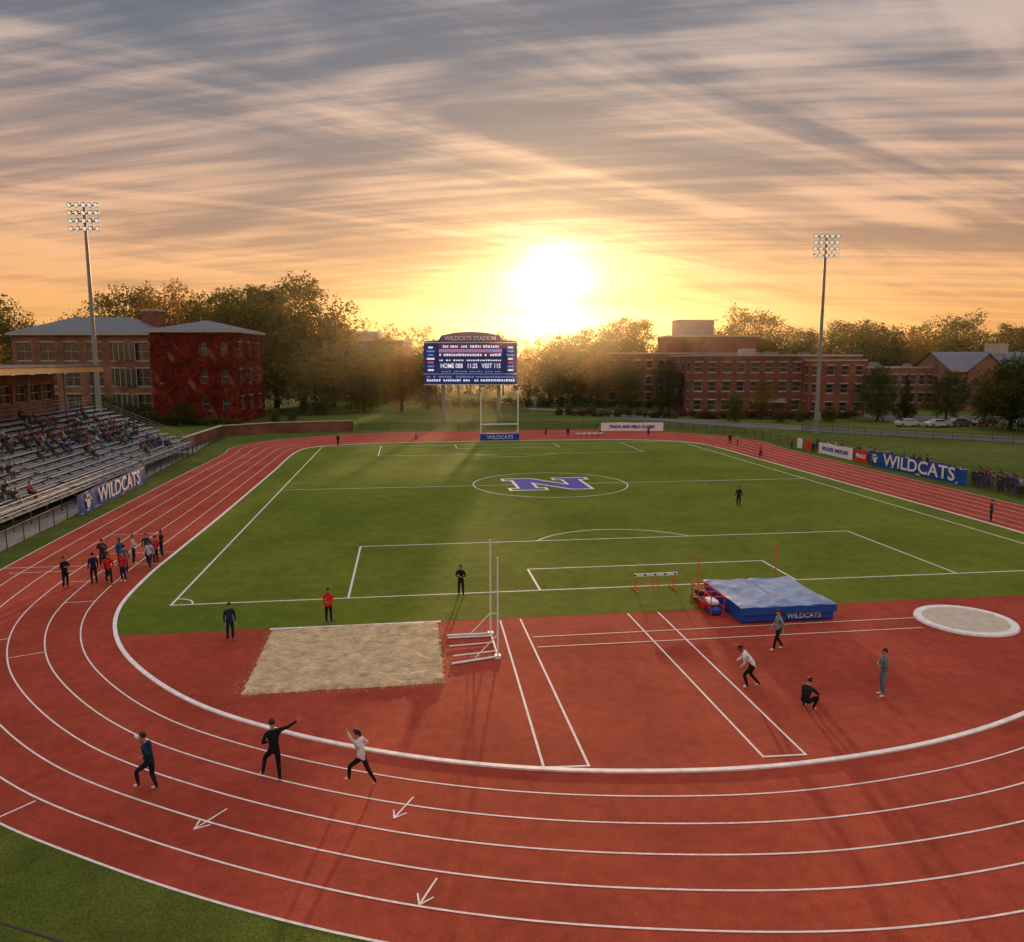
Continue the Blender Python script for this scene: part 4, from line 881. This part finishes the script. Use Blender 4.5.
def ramp(fac,stops,interp='LINEAR'):
    r=nt.nodes.new('ShaderNodeValToRGB'); r.color_ramp.interpolation=interp; el=r.color_ramp.elements
    while len(el)<len(stops): el.new(.5)
    for i,(p,c_) in enumerate(stops): el[i].position=p; el[i].color=(*c_,1)
    nt.links.new(fac,r.inputs[0]); return r.outputs[0]
light=ramp(z,[(0,(.92,.38,.10)),(.05,(.92,.41,.13)),(.10,(.92,.45,.19)),(.16,(.88,.48,.27)),(.24,(.78,.48,.33)),(.33,(.62,.46,.38)),(.42,(.42,.38,.38)),(.56,(1.0,.91,.86)),(1,(1.0,.94,.91))])  # top stops: invented bright overhead sky, above the frame, added to light the ground
dark=ramp(z,[(0,(.72,.28,.08)),(.05,(.64,.27,.09)),(.10,(.50,.24,.12)),(.16,(.36,.21,.15)),(.24,(.26,.195,.185)),(.33,(.155,.16,.195)),(.42,(.10,.13,.185)),(.56,(.72,.70,.74)),(1,(.85,.83,.87))])  # top stops raised out of view too, as added fill on the ground
den=math_('ADD',z,.13); px=math_('DIVIDE',sep.outputs[0],den); py=math_('DIVIDE',sep.outputs[1],den)
cb=nt.nodes.new('ShaderNodeCombineXYZ'); nt.links.new(px,cb.inputs[0]); nt.links.new(py,cb.inputs[1])
def noise(vec,rot,scale,sc,detail=5,rough=.55,dist=0,locx=0):
    mp=nt.nodes.new('ShaderNodeMapping'); mp.inputs['Rotation'].default_value=(0,0,R(rot)); mp.inputs['Location'].default_value=(locx,0,0)
    mp2=nt.nodes.new('ShaderNodeMapping'); mp2.inputs['Scale'].default_value=(*scale,1)
    nt.links.new(vec,mp.inputs[0]); nt.links.new(mp.outputs[0],mp2.inputs[0])
    n=nt.nodes.new('ShaderNodeTexNoise'); n.noise_dimensions='2D'; n.inputs['Scale'].default_value=sc; n.inputs['Detail'].default_value=detail; n.inputs['Roughness'].default_value=rough; n.inputs['Distortion'].default_value=dist
    nt.links.new(mp2.outputs[0],n.inputs['Vector']); return n.outputs['Fac']
n1=noise(cb.outputs[0],30,(.40,1.1),.9,3,.5,.5,3.1); n2=noise(cb.outputs[0],-20,(.28,1.4),1.5,5,.6,.7,7.7); n3=noise(cb.outputs[0],18,(.30,3.8),2.4,4,.62,0,1.2)
s=math_('ADD',math_('MULTIPLY',n1,.38),math_('ADD',math_('MULTIPLY',n2,.38),math_('MULTIPLY',n3,.24)))
mr=nt.nodes.new('ShaderNodeMapRange'); mr.interpolation_type='SMOOTHSTEP'; mr.inputs['From Min'].default_value=.38; mr.inputs['From Max'].default_value=.585; nt.links.new(s,mr.inputs['Value'])
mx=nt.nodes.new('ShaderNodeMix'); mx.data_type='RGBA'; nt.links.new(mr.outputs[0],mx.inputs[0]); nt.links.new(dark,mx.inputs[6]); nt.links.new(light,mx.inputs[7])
sd=Vector((math.sin(AZ)*math.cos(EL),math.cos(AZ)*math.cos(EL),math.sin(EL)))
dt=nt.nodes.new('ShaderNodeVectorMath'); dt.operation='DOT_PRODUCT'; nt.links.new(nz.outputs[0],dt.inputs[0]); dt.inputs[1].default_value=sd
d0=math_('MAXIMUM',dt.outputs['Value'],0)
mod=math_('MULTIPLY_ADD',mr.outputs[0],.7,.55)
def glow(pw,amp,colr):
    g_=math_('MULTIPLY',math_('MULTIPLY',math_('POWER',d0,pw),amp),mod)
    v=nt.nodes.new('ShaderNodeVectorMath'); v.operation='SCALE'; v.inputs[0].default_value=colr; nt.links.new(g_,v.inputs['Scale']); return v.outputs[0]
def addv(a_,b_):
    v=nt.nodes.new('ShaderNodeVectorMath'); nt.links.new(a_,v.inputs[0]); nt.links.new(b_,v.inputs[1]); return v.outputs[0]
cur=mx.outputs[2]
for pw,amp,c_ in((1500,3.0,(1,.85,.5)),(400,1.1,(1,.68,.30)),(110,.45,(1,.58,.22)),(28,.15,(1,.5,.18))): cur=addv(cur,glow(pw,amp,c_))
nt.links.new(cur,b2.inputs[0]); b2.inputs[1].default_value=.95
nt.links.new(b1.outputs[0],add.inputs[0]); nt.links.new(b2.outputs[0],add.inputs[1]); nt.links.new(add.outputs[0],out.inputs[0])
sun=bpy.data.lights.new('sun','SUN'); sun.energy=5.0; sun.angle=R(1.2); sun.color=(1,.58,.26); so=bpy.data.objects.new('sun',sun); COL.objects.link(so)
so.rotation_euler=(-sd).to_track_quat('-Z','Y').to_euler()
# ------------------------------------------------------------ camera
cam=bpy.data.cameras.new('camera'); co=bpy.data.objects.new('camera',cam); COL.objects.link(co); co.location=(0,0,12)
co.rotation_euler=(math.radians(90)-math.atan(111/772),0,-YAW); cam.sensor_width=36; cam.lens=772/1024*36; cam.clip_end=6000; cam.clip_start=.1
scene.camera=co
scene.view_settings.view_transform='Standard'; scene.view_settings.look='None'; scene.view_settings.exposure=0; scene.view_settings.gamma=1
